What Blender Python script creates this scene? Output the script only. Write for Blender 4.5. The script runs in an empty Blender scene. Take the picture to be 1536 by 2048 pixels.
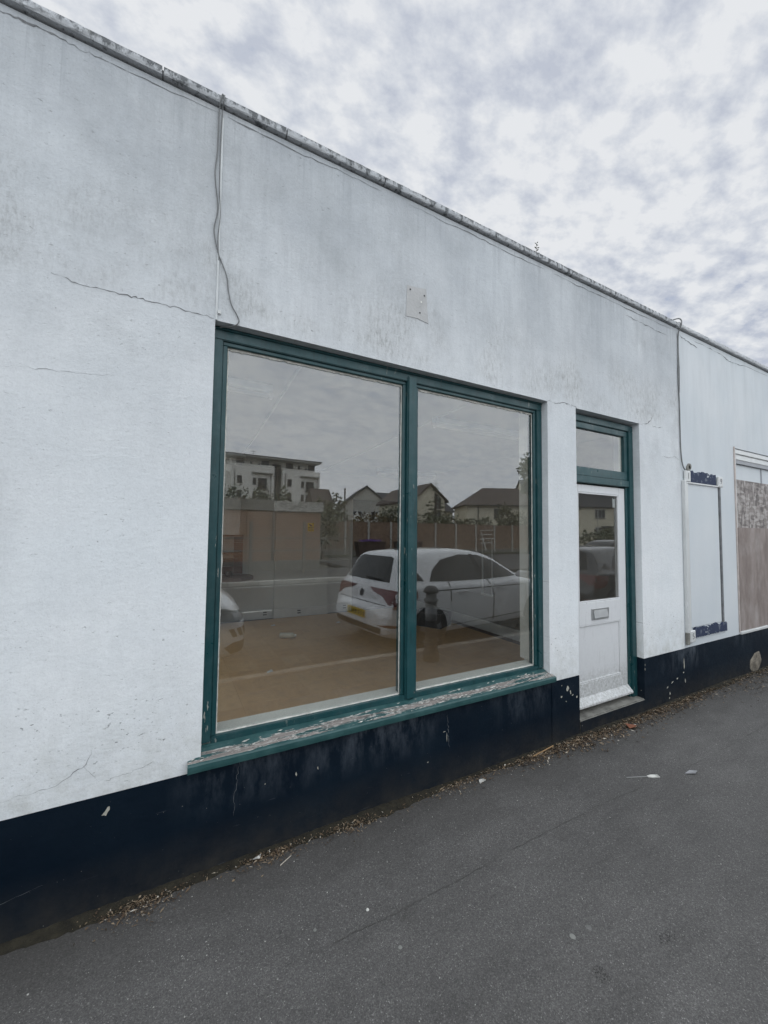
import bpy, bmesh, math, random
from mathutils import Vector, Matrix, geometry, noise as mnoise
from mathutils.bvhtree import BVHTree
R = math.radians
random.seed(11)
scn = bpy.context.scene
COL = scn.collection

# ------------------------------------------------------------------ camera
F = 790.25 / 1536.0                      # focal length / frame width
cam = bpy.data.cameras.new('camera')
cam.sensor_fit = 'HORIZONTAL'
cam.sensor_width = 36.0
cam.lens = 36.0 * F
cam.clip_start = 0.02
cam.clip_end = 2000
co = bpy.data.objects.new('camera', cam)
COL.objects.link(co)
yaw, pitch, roll = 0.495945, 0.049378, 0.011328
fw = Vector((math.sin(yaw) * math.cos(pitch), math.cos(yaw) * math.cos(pitch), math.sin(pitch)))
rt = Vector((math.cos(yaw), -math.sin(yaw), 0))
up = rt.cross(fw)
r2 = math.cos(roll) * rt + math.sin(roll) * up
u2 = -math.sin(roll) * rt + math.cos(roll) * up
M = Matrix((r2, u2, -fw)).transposed().to_4x4()
M.translation = Vector((0, -2.1108, 1.62))
co.matrix_world = M
scn.camera = co

# ------------------------------------------------------------------ light
SUN_EL, SUN_AZ = R(83), R(200)           # azimuth measured clockwise from +Y
sun = bpy.data.lights.new('sun', 'SUN')
sun.energy = 1.5
sun.angle = R(176)
sun.color = (0.885, 0.95, 1.0)
so = bpy.data.objects.new('sun', sun)
COL.objects.link(so)
sd = Vector((math.sin(SUN_AZ) * math.cos(SUN_EL), math.cos(SUN_AZ) * math.cos(SUN_EL), math.sin(SUN_EL)))
so.rotation_euler = sd.to_track_quat('Z', 'Y').to_euler()

vs = scn.view_settings
vs.view_transform = 'Standard'
vs.look = 'None'
vs.exposure = 0.96
vs.gamma = 1.0
vs.use_curve_mapping = False
scn.cycles.use_denoising = True
try:
    scn.cycles.denoiser = 'OPENIMAGEDENOISE'
except Exception:
    pass
scn.cycles.max_bounces = 10
scn.cycles.diffuse_bounces = 5
scn.cycles.glossy_bounces = 5
scn.cycles.transparent_max_bounces = 16
scn.cycles.caustics_reflective = False
scn.cycles.sample_clamp_indirect = 6.0


# ------------------------------------------------------------------ node helper
class NT:
    def __init__(s, tree):
        s.t = tree
        s.n = tree.nodes
        s.l = tree.links

    def new(s, kind, **kw):
        nd = s.n.new(kind)
        for k, v in kw.items():
            setattr(nd, k, v)
        return nd

    def put(s, sock, v):
        if isinstance(v, bpy.types.NodeSocket):
            s.l.new(v, sock)
        elif v is not None:
            if sock.type == 'RGBA' and len(v) == 3:
                v = (*v, 1)
            sock.default_value = v

    def coords(s, scale=(1, 1, 1), rot=(0, 0, 0), kind='Object', loc=(0, 0, 0)):
        tc = s.new('ShaderNodeTexCoord')
        mp = s.new('ShaderNodeMapping')
        mp.inputs['Scale'].default_value = scale
        mp.inputs['Rotation'].default_value = rot
        mp.inputs['Location'].default_value = loc
        s.l.new(tc.outputs[kind], mp.inputs['Vector'])
        return mp.outputs[0]

    def noise(s, vec, scale=5, detail=4, rough=.55, dist=0):
        nd = s.new('ShaderNodeTexNoise')
        s.put(nd.inputs['Vector'], vec)
        nd.inputs['Scale'].default_value = scale
        nd.inputs['Detail'].default_value = detail
        nd.inputs['Roughness'].default_value = rough
        nd.inputs['Distortion'].default_value = dist
        return nd.outputs['Fac']

    def voro(s, vec, scale=5, feat='F1', out='Distance', rand=1.0):
        nd = s.new('ShaderNodeTexVoronoi', feature=feat)
        s.put(nd.inputs['Vector'], vec)
        nd.inputs['Scale'].default_value = scale
        nd.inputs['Randomness'].default_value = rand
        return nd.outputs[out]

    def ramp(s, fac, stops, interp='LINEAR'):
        nd = s.new('ShaderNodeValToRGB')
        nd.color_ramp.interpolation = interp
        e = nd.color_ramp.elements
        while len(e) < len(stops):
            e.new(.5)
        for el, (pos, c) in zip(e, stops):
            el.position = pos
            el.color = (c, c, c, 1) if isinstance(c, (int, float)) else (*c, 1)
        s.put(nd.inputs[0], fac)
        return nd.outputs[0]

    def math(s, op, a, b=None, clamp=False):
        nd = s.new('ShaderNodeMath', operation=op)
        nd.use_clamp = clamp
        s.put(nd.inputs[0], a)
        if b is not None:
            s.put(nd.inputs[1], b)
        return nd.outputs[0]

    def mul(s, *a):
        o = a[0]
        for b in a[1:]:
            o = s.math('MULTIPLY', o, b)
        return o

    def mix(s, fac, a, b, mode='MIX'):
        nd = s.new('ShaderNodeMix', data_type='RGBA', blend_type=mode)
        s.put(nd.inputs[0], fac)
        s.put(nd.inputs[6], a)
        s.put(nd.inputs[7], b)
        return nd.outputs[2]

    def sep(s, vec):
        nd = s.new('ShaderNodeSeparateXYZ')
        s.put(nd.inputs[0], vec)
        return nd.outputs

    def bump(s, h, strength=.3, dist=.01, normal=None):
        nd = s.new('ShaderNodeBump')
        nd.inputs['Strength'].default_value = strength
        nd.inputs['Distance'].default_value = dist
        s.put(nd.inputs['Height'], h)
        if normal is not None:
            s.l.new(normal, nd.inputs['Normal'])
        return nd.outputs[0]


def new_mat(name):
    m = bpy.data.materials.new(name)
    m.use_nodes = True
    t = NT(m.node_tree)
    return m, t, m.node_tree.nodes['Principled BSDF']


def simple(name, col, rough=.6, var=.12, scale=8, bump=.0, metal=0, coat=0, bscale=60, spec=.5):
    """plain stuff with slight mottling and relief"""
    m, t, b = new_mat(name)
    v = t.coords()
    n = t.noise(v, scale, 5)
    lo = tuple(c * (1 - var) for c in col)
    hi = tuple(min(1, c * (1 + var)) for c in col)
    t.put(b.inputs['Base Color'], t.mix(t.ramp(n, [(.3, 0.), (.7, 1.)]), lo, hi))
    b.inputs['Roughness'].default_value = rough
    b.inputs['Metallic'].default_value = metal
    b.inputs['Specular IOR Level'].default_value = spec
    b.inputs['Coat Weight'].default_value = coat
    b.inputs['Coat Roughness'].default_value = .05
    if bump:
        t.put(b.inputs['Normal'], t.bump(t.noise(v, bscale, 4), bump, .01))
    return m


# ------------------------------------------------------------------ sky
w = bpy.data.worlds.new('World')
scn.world = w
w.use_nodes = True
t = NT(w.node_tree)
bg = w.node_tree.nodes['Background']
sky = t.new('ShaderNodeTexSky', sky_type='NISHITA')
sky.sun_disc = False
sky.sun_elevation = SUN_EL
sky.sun_rotation = SUN_AZ
sky.air_density = 1.0
sky.dust_density = 2.0
tc = t.new('ShaderNodeTexCoord')
sx, sy, sz = t.sep(tc.outputs['Generated'])
zz = t.math('ADD', t.math('MAXIMUM', sz, 0.0), .16)
cx = t.new('ShaderNodeCombineXYZ')
t.put(cx.inputs[0], t.math('DIVIDE', sx, zz))
t.put(cx.inputs[1], t.math('DIVIDE', sy, zz))
P = cx.outputs[0]
mp = t.new('ShaderNodeMapping')
mp.inputs['Rotation'].default_value = (0, 0, R(35))
mp.inputs['Scale'].default_value = (1.0, 1.35, 1)
mp.inputs['Location'].default_value = (3.1, 1.7, 0)
t.l.new(P, mp.inputs[0])
P = mp.outputs[0]
nz = t.new('ShaderNodeTexNoise')
t.l.new(P, nz.inputs['Vector'])
nz.inputs['Scale'].default_value = 8.0
nz.inputs['Detail'].default_value = 4
warp = t.new('ShaderNodeVectorMath', operation='MULTIPLY_ADD')
t.l.new(nz.outputs['Color'], warp.inputs[0])
warp.inputs[1].default_value = (.16, .16, 0)
t.l.new(P, warp.inputs[2])
vo = t.new('ShaderNodeTexVoronoi', feature='SMOOTH_F1')
t.l.new(warp.outputs[0], vo.inputs['Vector'])
vo.inputs['Scale'].default_value = 10.0
vo.inputs['Smoothness'].default_value = .55
puff = t.math('ADD', t.mul(t.noise(P, 15.0, 8, .6), .70), t.mul(t.math('SUBTRACT', .95, vo.outputs['Distance']), .34))
big = t.noise(P, .62, 3, .5)
mid = t.noise(P, 2.2, 5, .55)
cov = t.math('ADD', t.math('MULTIPLY', puff, .42), t.math('ADD', t.math('MULTIPLY', big, .40), t.math('MULTIPLY', mid, .34)))
cov = t.ramp(cov, [(.42, 0.), (.52, 1.)])
tone = t.math('ADD', t.math('MULTIPLY', puff, .72), t.math('ADD', t.math('MULTIPLY', big, .24), t.math('MULTIPLY', mid, .24)))
cloud = t.ramp(tone, [(.50, (5.35, 5.75, 6.65)), (.585, (6.6, 6.95, 7.6)), (.68, (8.1, 8.3, 8.6))])
gap = t.mix(.62, sky.outputs[0], (4.2, 4.9, 6.6))
t.put(bg.inputs[0], t.mix(cov, gap, cloud))
bg.inputs[1].default_value = 0.05

# ------------------------------------------------------------------ mesh helpers
class MB:
    """collects shapes into one mesh"""
    def __init__(s):
        s.bm = bmesh.new()

    def box(s, x0, x1, y0, y1, z0, z1):
        v = [s.bm.verts.new(p) for p in
             ((x0, y0, z0), (x1, y0, z0), (x1, y1, z0), (x0, y1, z0), (x0, y0, z1), (x1, y0, z1), (x1, y1, z1), (x0, y1, z1))]
        for f in ((3, 2, 1, 0), (4, 5, 6, 7), (0, 1, 5, 4), (1, 2, 6, 5), (2, 3, 7, 6), (3, 0, 4, 7)):
            s.bm.faces.new([v[i] for i in f])
        return s

    def poly(s, pts):
        s.bm.faces.new([s.bm.verts.new(p) for p in pts])
        return s

    def prism(s, pts, d):
        """closed polygon pts (3d, planar) extruded by vector d"""
        d = Vector(d)
        a = [s.bm.verts.new(p) for p in pts]
        b = [s.bm.verts.new(Vector(p) + d) for p in pts]
        n = len(pts)
        s.bm.faces.new(a[::-1])
        s.bm.faces.new(b)
        for i in range(n):
            s.bm.faces.new((a[i], a[(i + 1) % n], b[(i + 1) % n], b[i]))
        return s

    def tube(s, path, r, seg=8, r1=None, cap=True):
        path = [Vector(p) for p in path]
        rings = []
        for i, p in enumerate(path):
            d = (path[min(i + 1, len(path) - 1)] - path[max(i - 1, 0)]).normalized()
            a = d.cross(Vector((0, 0, 1)) if abs(d.z) < .95 else Vector((1, 0, 0))).normalized()
            b = d.cross(a)
            rr = r if r1 is None else r + (r1 - r) * i / (len(path) - 1)
            rings.append([s.bm.verts.new(p + rr * (math.cos(k * 2 * math.pi / seg) * a + math.sin(k * 2 * math.pi / seg) * b)) for k in range(seg)])
        for q, z in zip(rings, rings[1:]):
            for k in range(seg):
                s.bm.faces.new((q[k], q[(k + 1) % seg], z[(k + 1) % seg], z[k]))
        if cap:
            s.bm.faces.new(rings[0][::-1])
            s.bm.faces.new(rings[-1])
        return s

    def lathe(s, prof, c=(0, 0, 0), axis='Z', seg=24):
        rings = []
        for r, h in prof:
            ring = []
            for k in range(seg):
                a = 2 * math.pi * k / seg
                p = (r * math.cos(a), r * math.sin(a), h) if axis == 'Z' else (r * math.cos(a), h, r * math.sin(a))
                ring.append(s.bm.verts.new((p[0] + c[0], p[1] + c[1], p[2] + c[2])))
            rings.append(ring)
        for q, z in zip(rings, rings[1:]):
            for k in range(seg):
                s.bm.faces.new((q[k], q[(k + 1) % seg], z[(k + 1) % seg], z[k]))
        s.bm.faces.new(rings[0][::-1])
        s.bm.faces.new(rings[-1])
        return s

    def build(s, name, m, parent=None, bevel=0, smooth=False, seg=1, fix=True):
        if fix:
            bmesh.ops.recalc_face_normals(s.bm, faces=s.bm.faces)
        if bevel:
            bmesh.ops.bevel(s.bm, geom=list(s.bm.edges), offset=bevel, segments=seg, affect='EDGES', clamp_overlap=True)
        me = bpy.data.meshes.new(name)
        s.bm.to_mesh(me)
        s.bm.free()
        if smooth:
            me.polygons.foreach_set('use_smooth', [True] * len(me.polygons))
        return link(name, me, m, parent)


def link(name, me, m, parent=None):
    o = bpy.data.objects.new(name, me)
    COL.objects.link(o)
    for q in (m if isinstance(m, (list, tuple)) else [m]):
        if q and q.name not in me.materials:
            me.materials.append(q)
    o.parent = parent
    return o


def raw(name, verts, faces, m, parent=None, smooth=False):
    me = bpy.data.meshes.new(name)
    me.from_pydata(verts, [], faces)
    me.update()
    if smooth:
        me.polygons.foreach_set('use_smooth', [True] * len(me.polygons))
    return link(name, me, m, parent)


def tag(o, label, cat, group=None, kind=None):
    if label:
        o['label'] = label
    if cat:
        o['category'] = cat
    if group:
        o['group'] = group
    if kind:
        o['kind'] = kind
    return o


def empty(name, label, cat, loc=(0, 0, 0), rz=0, group=None):
    o = bpy.data.objects.new(name, None)
    o.empty_display_size = .2
    COL.objects.link(o)
    o.location = loc
    o.rotation_euler = (0, 0, rz)
    return tag(o, label, cat, group)


def struct(o):
    o['kind'] = 'structure'
    return o


def copy_tree(o, parent=None):
    c = o.copy()
    COL.objects.link(c)
    c.parent = parent
    for ch in list(o.children):
        copy_tree(ch, c)
    return c


def wall_mesh(name, x0, x1, z0, z1, y0, y1, holes, m, parent=None):
    """flat wall slab with rectangular openings (xa, xb, za, zb)"""
    xs = sorted({x0, x1, *[h[0] for h in holes], *[h[1] for h in holes]})
    zs = sorted({z0, z1, *[h[2] for h in holes], *[h[3] for h in holes]})
    xs = [x for x in xs if x0 <= x <= x1]
    zs = [z for z in zs if z0 <= z <= z1]
    nx, nz = len(xs) - 1, len(zs) - 1

    def solid(i, k):
        if not (0 <= i < nx and 0 <= k < nz):
            return False
        cx_, cz_ = (xs[i] + xs[i + 1]) / 2, (zs[k] + zs[k + 1]) / 2
        return not any(h[0] < cx_ < h[1] and h[2] < cz_ < h[3] for h in holes)
    bm = bmesh.new()
    vf = [[bm.verts.new((x, y0, z)) for z in zs] for x in xs]
    vb = [[bm.verts.new((x, y1, z)) for z in zs] for x in xs]
    for i in range(nx):
        for k in range(nz):
            if not solid(i, k):
                continue
            bm.faces.new((vf[i][k], vf[i + 1][k], vf[i + 1][k + 1], vf[i][k + 1]))
            bm.faces.new((vb[i][k], vb[i][k + 1], vb[i + 1][k + 1], vb[i + 1][k]))
            if not solid(i - 1, k):
                bm.faces.new((vf[i][k], vf[i][k + 1], vb[i][k + 1], vb[i][k]))
            if not solid(i + 1, k):
                bm.faces.new((vf[i + 1][k], vb[i + 1][k], vb[i + 1][k + 1], vf[i + 1][k + 1]))
            if not solid(i, k - 1):
                bm.faces.new((vf[i][k], vb[i][k], vb[i + 1][k], vf[i + 1][k]))
            if not solid(i, k + 1):
                bm.faces.new((vf[i][k + 1], vf[i + 1][k + 1], vb[i + 1][k + 1], vb[i][k + 1]))
    loose = [v for v in bm.verts if not v.link_faces]
    bmesh.ops.delete(bm, geom=loose, context='VERTS')
    bmesh.ops.recalc_face_normals(bm, faces=bm.faces)
    me = bpy.data.meshes.new(name)
    bm.to_mesh(me)
    bm.free()
    return link(name, me, m, parent)


def ribbon(name, pts, wid, y, m, parent, jag=.006, sub=6, taper=True):
    """a thin jagged crack lying on the wall plane: pts are (x, z)"""
    rnd = random.Random(len(pts) * 31 + int(pts[0][0] * 100))
    q = []
    for (a, b) in zip(pts, pts[1:]):
        for k in range(sub):
            f = k / sub
            q.append((a[0] + (b[0] - a[0]) * f + rnd.uniform(-jag, jag), a[1] + (b[1] - a[1]) * f + rnd.uniform(-jag, jag)))
    q.append(pts[-1])
    vs_, fs = [], []
    n = len(q)
    for i, (x, z) in enumerate(q):
        a, b = q[max(0, i - 1)], q[min(n - 1, i + 1)]
        d = Vector((b[0] - a[0], b[1] - a[1]))
        d = d.normalized() if d.length else Vector((1, 0))
        e = 1 - abs(2 * i / (n - 1) - 1) ** 3 if taper else 1
        hw = wid * .42 * (.2 + .8 * e) * rnd.uniform(.15, 1.25) * (.55 + .9 * abs(mnoise.noise(Vector((x * 9, z * 9, 1)))) * 1.6)
        vs_ += [(x - d.y * hw, y, z + d.x * hw), (x + d.y * hw, y, z - d.x * hw)]
        if i:
            fs.append((2 * i - 2, 2 * i - 1, 2 * i + 1, 2 * i))
    return raw(name, vs_, fs, m, parent)


# ------------------------------------------------------------------ materials
def m_render_wall():
    m, t, b = new_mat('white_painted_render')
    v = t.coords()
    x, y, z = t.sep(v)
    base = t.mix(t.ramp(t.noise(v, .9, 4), [(.35, 0.), (.65, 1.)]), (.80, .83, .845), (.855, .87, .875))
    base = t.mix(t.mul(t.ramp(t.noise(v, 3.2, 5), [(.45, 0.), (.75, 1.)]), .35), base, (.70, .73, .745))
    # rain streaks under the coping, old grime, painted falloff of light
    streak = t.ramp(t.noise(t.coords((8.5, 1, .9)), 1.1, 9, .76), [(.45, 0.), (.72, 1.)])
    zone = t.ramp(t.math('DIVIDE', z, 4.0), [(.62, .15), (.76, .45), (.97, 1.)])
    patch = t.ramp(t.noise(t.coords((.9, 1, .7)), 1.3, 4), [(.38, 0.), (.66, 1.)])
    base = t.mix(t.mul(streak, zone, t.ramp(patch, [(.0, .2), (1., 1.)]), .9), base, (.23, .245, .255))
    drip = t.ramp(t.noise(t.coords((24, 1, .5), loc=(2, 0, 4)), 1, 8, .7), [(.54, 0.), (.70, 1.)])
    dzone = t.ramp(t.math('DIVIDE', z, 4.0), [(.80, 0.), (.88, .35), (.945, 1.)])
    base = t.mix(t.mul(drip, dzone, .8), base, (.17, .18, .185))
    shade_veil = t.ramp(t.math('DIVIDE', z, 4.0), [(.22, .0), (.50, .34), (.72, .62), (.97, 1.)])  # grime plus painted darkening for the light falloff up the wall
    base = t.mix(t.mul(shade_veil, t.ramp(t.noise(v, 1.7, 6, .6), [(.25, .45), (.7, 1.)])), base, (.37, .395, .42))
    # mould ticks above the opening heads
    band = t.mul(t.ramp(t.math('DIVIDE', z, 4.0), [(.664, 0.), (.69, 1.), (.74, .8), (.83, .0)]),
                 t.ramp(t.noise(t.coords((1, 1, 1), loc=(4, 0, 0)), 2.2, 3), [(.40, 0.), (.62, 1.)]))
    tick = t.ramp(t.noise(t.coords((52, 1, 17)), 1, 7, .74), [(.46, 0.), (.68, 1.)])
    base = t.mix(t.mul(band, tick, .85), base, (.24, .245, .24))
    base = t.mix(t.mul(band, .22), base, (.48, .48, .46))
    blot = t.ramp(t.noise(t.coords((1, 1, .8), loc=(5, 0, 5)), 1.1, 7, .7), [(.52, 0.), (.70, 1.)])
    base = t.mix(t.mul(blot, t.ramp(t.math('DIVIDE', z, 4.0), [(.35, .25), (.62, .8), (.9, .7)]), .6), base, (.33, .345, .35))
    # dark pits and specks
    pitm = t.ramp(t.noise(t.coords((1, 1, 1.4), loc=(1, 2, 3)), 1.9, 3), [(.45, .12), (.68, 1.)])
    pit = t.ramp(t.noise(t.coords((34, 1, 60)), 1, 4, .6), [(.635, 0.), (.70, 1.)])
    base = t.mix(t.mul(pit, pitm, .8), base, (.22, .22, .22))
    pit2 = t.ramp(t.noise(t.coords((42, 1, 62), loc=(3, 0, 7)), 1, 4, .6), [(.62, 0.), (.67, 1.)])
    row = t.mul(t.ramp(t.math('DIVIDE', z, 4.0), [(.14, .2), (.165, 1.), (.20, 1.), (.25, 0.)]), t.ramp(t.noise(t.coords((2, 1, 5)), 1.5, 3), [(.4, 0.), (.55, 1.)]))
    base = t.mix(t.mul(pit2, row, .85), base, (.16, .17, .17))
    low = t.ramp(t.math('DIVIDE', z, 4.0), [(.12, .55), (.20, .12), (.26, 0.)])
    base = t.mix(t.mul(low, t.ramp(t.noise(v, 9, 6, .7), [(.4, 0.), (.7, 1.)])), base, (.45, .45, .40))
    base = t.mix(1, base, t.ramp(t.noise(v, 105, 3, .7), [(.28, .90), (.5, 1.), (.75, 1.03)]), 'MULTIPLY')
    base = t.mix(1, base, t.ramp(t.noise(t.coords((1, 1, 1.6)), 28, 4, .65), [(.3, .95), (.55, 1.), (.75, 1.02)]), 'MULTIPLY')
    t.put(b.inputs['Base Color'], base)
    b.inputs['Roughness'].default_value = .8
    b.inputs['Specular IOR Level'].default_value = .25
    h1 = t.noise(v, 62, 5, .62)
    h2 = t.noise(v, 190, 3, .6)
    h3 = t.noise(t.coords((1, 1, 2)), 5, 3)
    h = t.math('ADD', t.math('ADD', t.mul(h1, 1.0), t.mul(h2, .45)), t.mul(h3, .9))
    rough_patch = t.ramp(t.noise(t.coords((1, 1, 1.3), loc=(9, 0, 2)), 1.6, 4, .6), [(.3, .25), (.7, 1.)])
    trowel = t.noise(t.coords((3.5, 1, 6), (0, R(25), 0)), 1.6, 5, .62, 1.2)
    h = t.math('ADD', t.mul(h, rough_patch), t.mul(trowel, .7))
    t.put(b.inputs['Normal'], t.bump(t.math('SUBTRACT', h, t.mul(pit, .5)), .45, .006))
    return m


def m_smooth_wall():
    """the neighbour's smoother and cleaner paint"""
    m, t, b = new_mat('pale_blue_white_paint')
    v = t.coords()
    x, y, z = t.sep(v)
    base = t.mix(t.ramp(t.noise(v, 1.1, 4), [(.35, 0.), (.65, 1.)]), (.60, .64, .665), (.66, .685, .70))
    streak = t.ramp(t.noise(t.coords((4, 1, .7)), 1.3, 6, .6), [(.45, 0.), (.8, 1.)])
    zone = t.ramp(t.math('DIVIDE', z, 4.0), [(.45, 0.1), (.95, .7)])
    base = t.mix(t.mul(streak, zone, .6), base, (.33, .35, .36))
    speck = t.ramp(t.noise(t.coords((30, 1, 45)), 1, 3), [(.70, 0.), (.74, 1.)])
    base = t.mix(t.mul(speck, .5), base, (.3, .3, .3))
    t.put(b.inputs['Base Color'], base)
    b.inputs['Roughness'].default_value = .75
    b.inputs['Specular IOR Level'].default_value = .25
    t.put(b.inputs['Normal'], t.bump(t.noise(v, 45, 5, .6), .3, .004))
    return m


def m_plinth():
    m, t, b = new_mat('navy_masonry_paint')
    v = t.coords()
    x, y, z = t.sep(v)
    base = t.mix(t.ramp(t.noise(v, 2.2, 5), [(.3, 0.), (.7, 1.)]), (.0022, .0072, .0150), (.0055, .0130, .0225))
    # chalky run-off under the sill
    run = t.ramp(t.noise(t.coords((9, 1, 3.2)), 1, 8, .72), [(.44, 0.), (.70, 1.)])
    zone = t.mul(t.ramp(z, [(.22, 0.), (.47, 1.)]), t.ramp(x, [(.0, 0.), (.25, .8), (1.0, 1.)]))
    wide = t.ramp(t.noise(t.coords(loc=(7, 0, 0)), 1.6, 2), [(.40, 0.), (.60, 1.)])
    base = t.mix(t.mul(run, zone, wide, .9), base, (.105, .122, .145))
    # dusty splash at the foot
    foot = t.ramp(z, [(.0, .95), (.09, .45), (.24, .0)])
    base = t.mix(t.mul(foot, t.ramp(t.noise(v, 7, 5, .7), [(.3, .2), (.7, 1.)])), base, (.045, .042, .038))
    # flaked spots
    chip = t.ramp(t.noise(v, 26, 4, .55), [(.735, 0.), (.75, 1.)])
    chipm = t.ramp(t.noise(t.coords(loc=(3, 1, 9)), 1.1, 2), [(.42, 0.), (.6, 1.)])
    base = t.mix(t.mul(chip, chipm), base, (.42, .41, .36))
    speck = t.ramp(t.noise(v, 110, 2, .5), [(.77, 0.), (.80, 1.)])
    base = t.mix(t.mul(speck, .7), base, (.3, .3, .28))
    scr = t.ramp(t.noise(t.coords((5, 1, 60), (0, R(24), 0)), 1, 3), [(.70, 0.), (.735, 1.)])
    base = t.mix(t.mul(scr, .22), base, (.14, .15, .17))
    t.put(b.inputs['Base Color'], base)
    t.put(b.inputs['Roughness'], t.ramp(t.noise(v, 6, 4), [(.3, .48), (.7, .72)]))
    b.inputs['Specular IOR Level'].default_value = .12
    h = t.math('ADD', t.noise(v, 40, 5, .6), t.mul(t.noise(v, 9, 3), .8))
    t.put(b.inputs['Normal'], t.bump(t.math('SUBTRACT', h, t.mul(chip, chipm, .6)), .35, .006))
    return m


def m_green(name='green_gloss_paint', chips=.5):
    m, t, b = new_mat(name)
    v = t.coords()
    base = t.mix(t.ramp(t.noise(v, 3.5, 5), [(.3, 0.), (.7, 1.)]), (.0065, .050, .056), (.0115, .068, .076))
    chip = t.ramp(t.noise(t.coords((46, 46, 9)), 1, 5, .6), [(.655, 0.), (.67, 1.)])
    chipm = t.ramp(t.noise(t.coords(loc=(2, 3, 1)), 2.4, 3), [(.46, 0.), (.62, 1.)])
    base = t.mix(t.mul(chip, chipm, .8), base, (.46, .44, .39))
    grime = t.ramp(t.noise(t.coords((30, 30, 4), loc=(1, 1, 1)), 1, 6, .7), [(.52, 0.), (.72, 1.)])
    base = t.mix(t.mul(grime, .6), base, (.006, .022, .024))
    dust = t.ramp(t.noise(v, 14, 5, .7), [(.45, 0.), (.8, 1.)])
    base = t.mix(t.mul(dust, .22), base, (.10, .13, .13))
    t.put(b.inputs['Base Color'], base)
    t.put(b.inputs['Roughness'], t.ramp(t.noise(v, 9, 4), [(.3, .27), (.7, .5)]))
    h = t.math('ADD', t.noise(t.coords((70, 70, 7)), 1, 4), t.mul(t.noise(v, 30, 3), .6))
    t.put(b.inputs['Normal'], t.bump(t.math('SUBTRACT', h, t.mul(chip, chipm, .6)), .22, .004))
    return m


def m_sill():
    m, t, b = new_mat('peeling_green_sill_paint')
    v = t.coords()
    x, y, z = t.sep(v)
    green = t.mix(t.ramp(t.noise(v, 12, 5), [(.3, 0.), (.7, 1.)]), (.010, .056, .058), (.035, .098, .098))
    wood = t.mix(t.ramp(t.noise(t.coords((4, 130, 130)), 1, 6, .75), [(.3, 0.), (.7, 1.)]), (.085, .075, .068), (.36, .325, .30))
    pn = t.noise(t.coords((3.2, 48, 48)), 1, 8, .68, .3)
    area = t.ramp(t.noise(t.coords((2.2, 14, 14), loc=(5, 5, 5)), 1, 4, .55), [(.36, -.16), (.60, .07)])
    front = t.ramp(t.math('ADD', y, .04), [(.0, .0), (.003, .0), (.009, 1.)])
    back = t.ramp(y, [(.0, 1.), (.022, 1.), (.045, .72)])
    p_ = t.mul(t.math('ADD', pn, area), front, back)
    peel = t.ramp(p_, [(.515, 0.), (.53, 1.)])
    rim = t.mul(t.ramp(p_, [(.50, 0.), (.515, 1.), (.54, 1.), (.555, 0.)]), t.ramp(t.noise(v, 40, 3), [(.42, 0.), (.58, 1.)]))
    col = t.mix(peel, green, wood)
    col = t.mix(t.mul(rim, .85), col, (.66, .64, .60))
    t.put(b.inputs['Base Color'], col)
    t.put(b.inputs['Roughness'], t.mix(peel, (.42, .42, .42), (.85, .85, .85)))
    h = t.math('SUBTRACT', t.mul(t.noise(t.coords((6, 60, 60)), 1, 5), .7), t.mul(peel, .8))
    t.put(b.inputs['Normal'], t.bump(h, .6, .005))
    return m


def m_asphalt(name='asphalt_pavement', k=1.0):
    m, t, b = new_mat(name)
    v = t.coords()
    cell = t.voro(v, 300, out='Color')
    g = t.sep(cell)[0]
    base = t.ramp(g, [(.0, .060 * k), (.45, .082 * k), (.8, .102 * k), (.975, .130 * k), (1., .22 * k)])
    big = t.math('MULTIPLY', t.ramp(t.noise(v, .8, 5, .6), [(.3, .84), (.7, 1.14)]), t.ramp(t.noise(t.coords((1, 3, 1)), 2.6, 6, .68), [(.3, .86), (.7, 1.12)]))
    base = t.mix(1, base, big, 'MULTIPLY')
    base = t.mix(1, base, (1.0, .96, .925), 'MULTIPLY')
    fine = t.ramp(t.noise(v, 75, 4, .7), [(.25, .84), (.75, 1.16)])
    base = t.mix(1, base, fine, 'MULTIPLY')
    stain = t.ramp(t.noise(t.coords(loc=(3, 8, 0)), 2.6, 7, .75), [(.60, 0.), (.74, 1.)])
    base = t.mix(t.mul(stain, .55), base, (.055, .052, .048))
    xx_, yy_, zz_ = t.sep(v)
    foot_shade_dirt = t.ramp(t.math('ADD', t.math('MULTIPLY', yy_, -1.0), t.mul(t.math('SUBTRACT', t.noise(v, 2.2, 6, .65), .5), .55)), [(.0, 1.), (.12, .75), (.42, 0.)])  # contact shade painted in along the wall foot, with some dirt
    base = t.mix(t.mul(foot_shade_dirt, .55), base, (.040, .037, .033))
    gum = t.ramp(t.voro(t.coords(loc=(.3, .1, 0)), 2.3), [(.022, 1.), (.03, 0.)])
    base = t.mix(t.mul(gum, .35), base, (.25, .25, .24))
    t.put(b.inputs['Base Color'], base)
    b.inputs['Roughness'].default_value = .82
    b.inputs['Specular IOR Level'].default_value = .3
    h = t.math('ADD', t.voro(v, 300), t.mul(t.noise(v, 60, 4, .7), .9))
    t.put(b.inputs['Normal'], t.bump(h, .35, .004))
    return m


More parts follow.
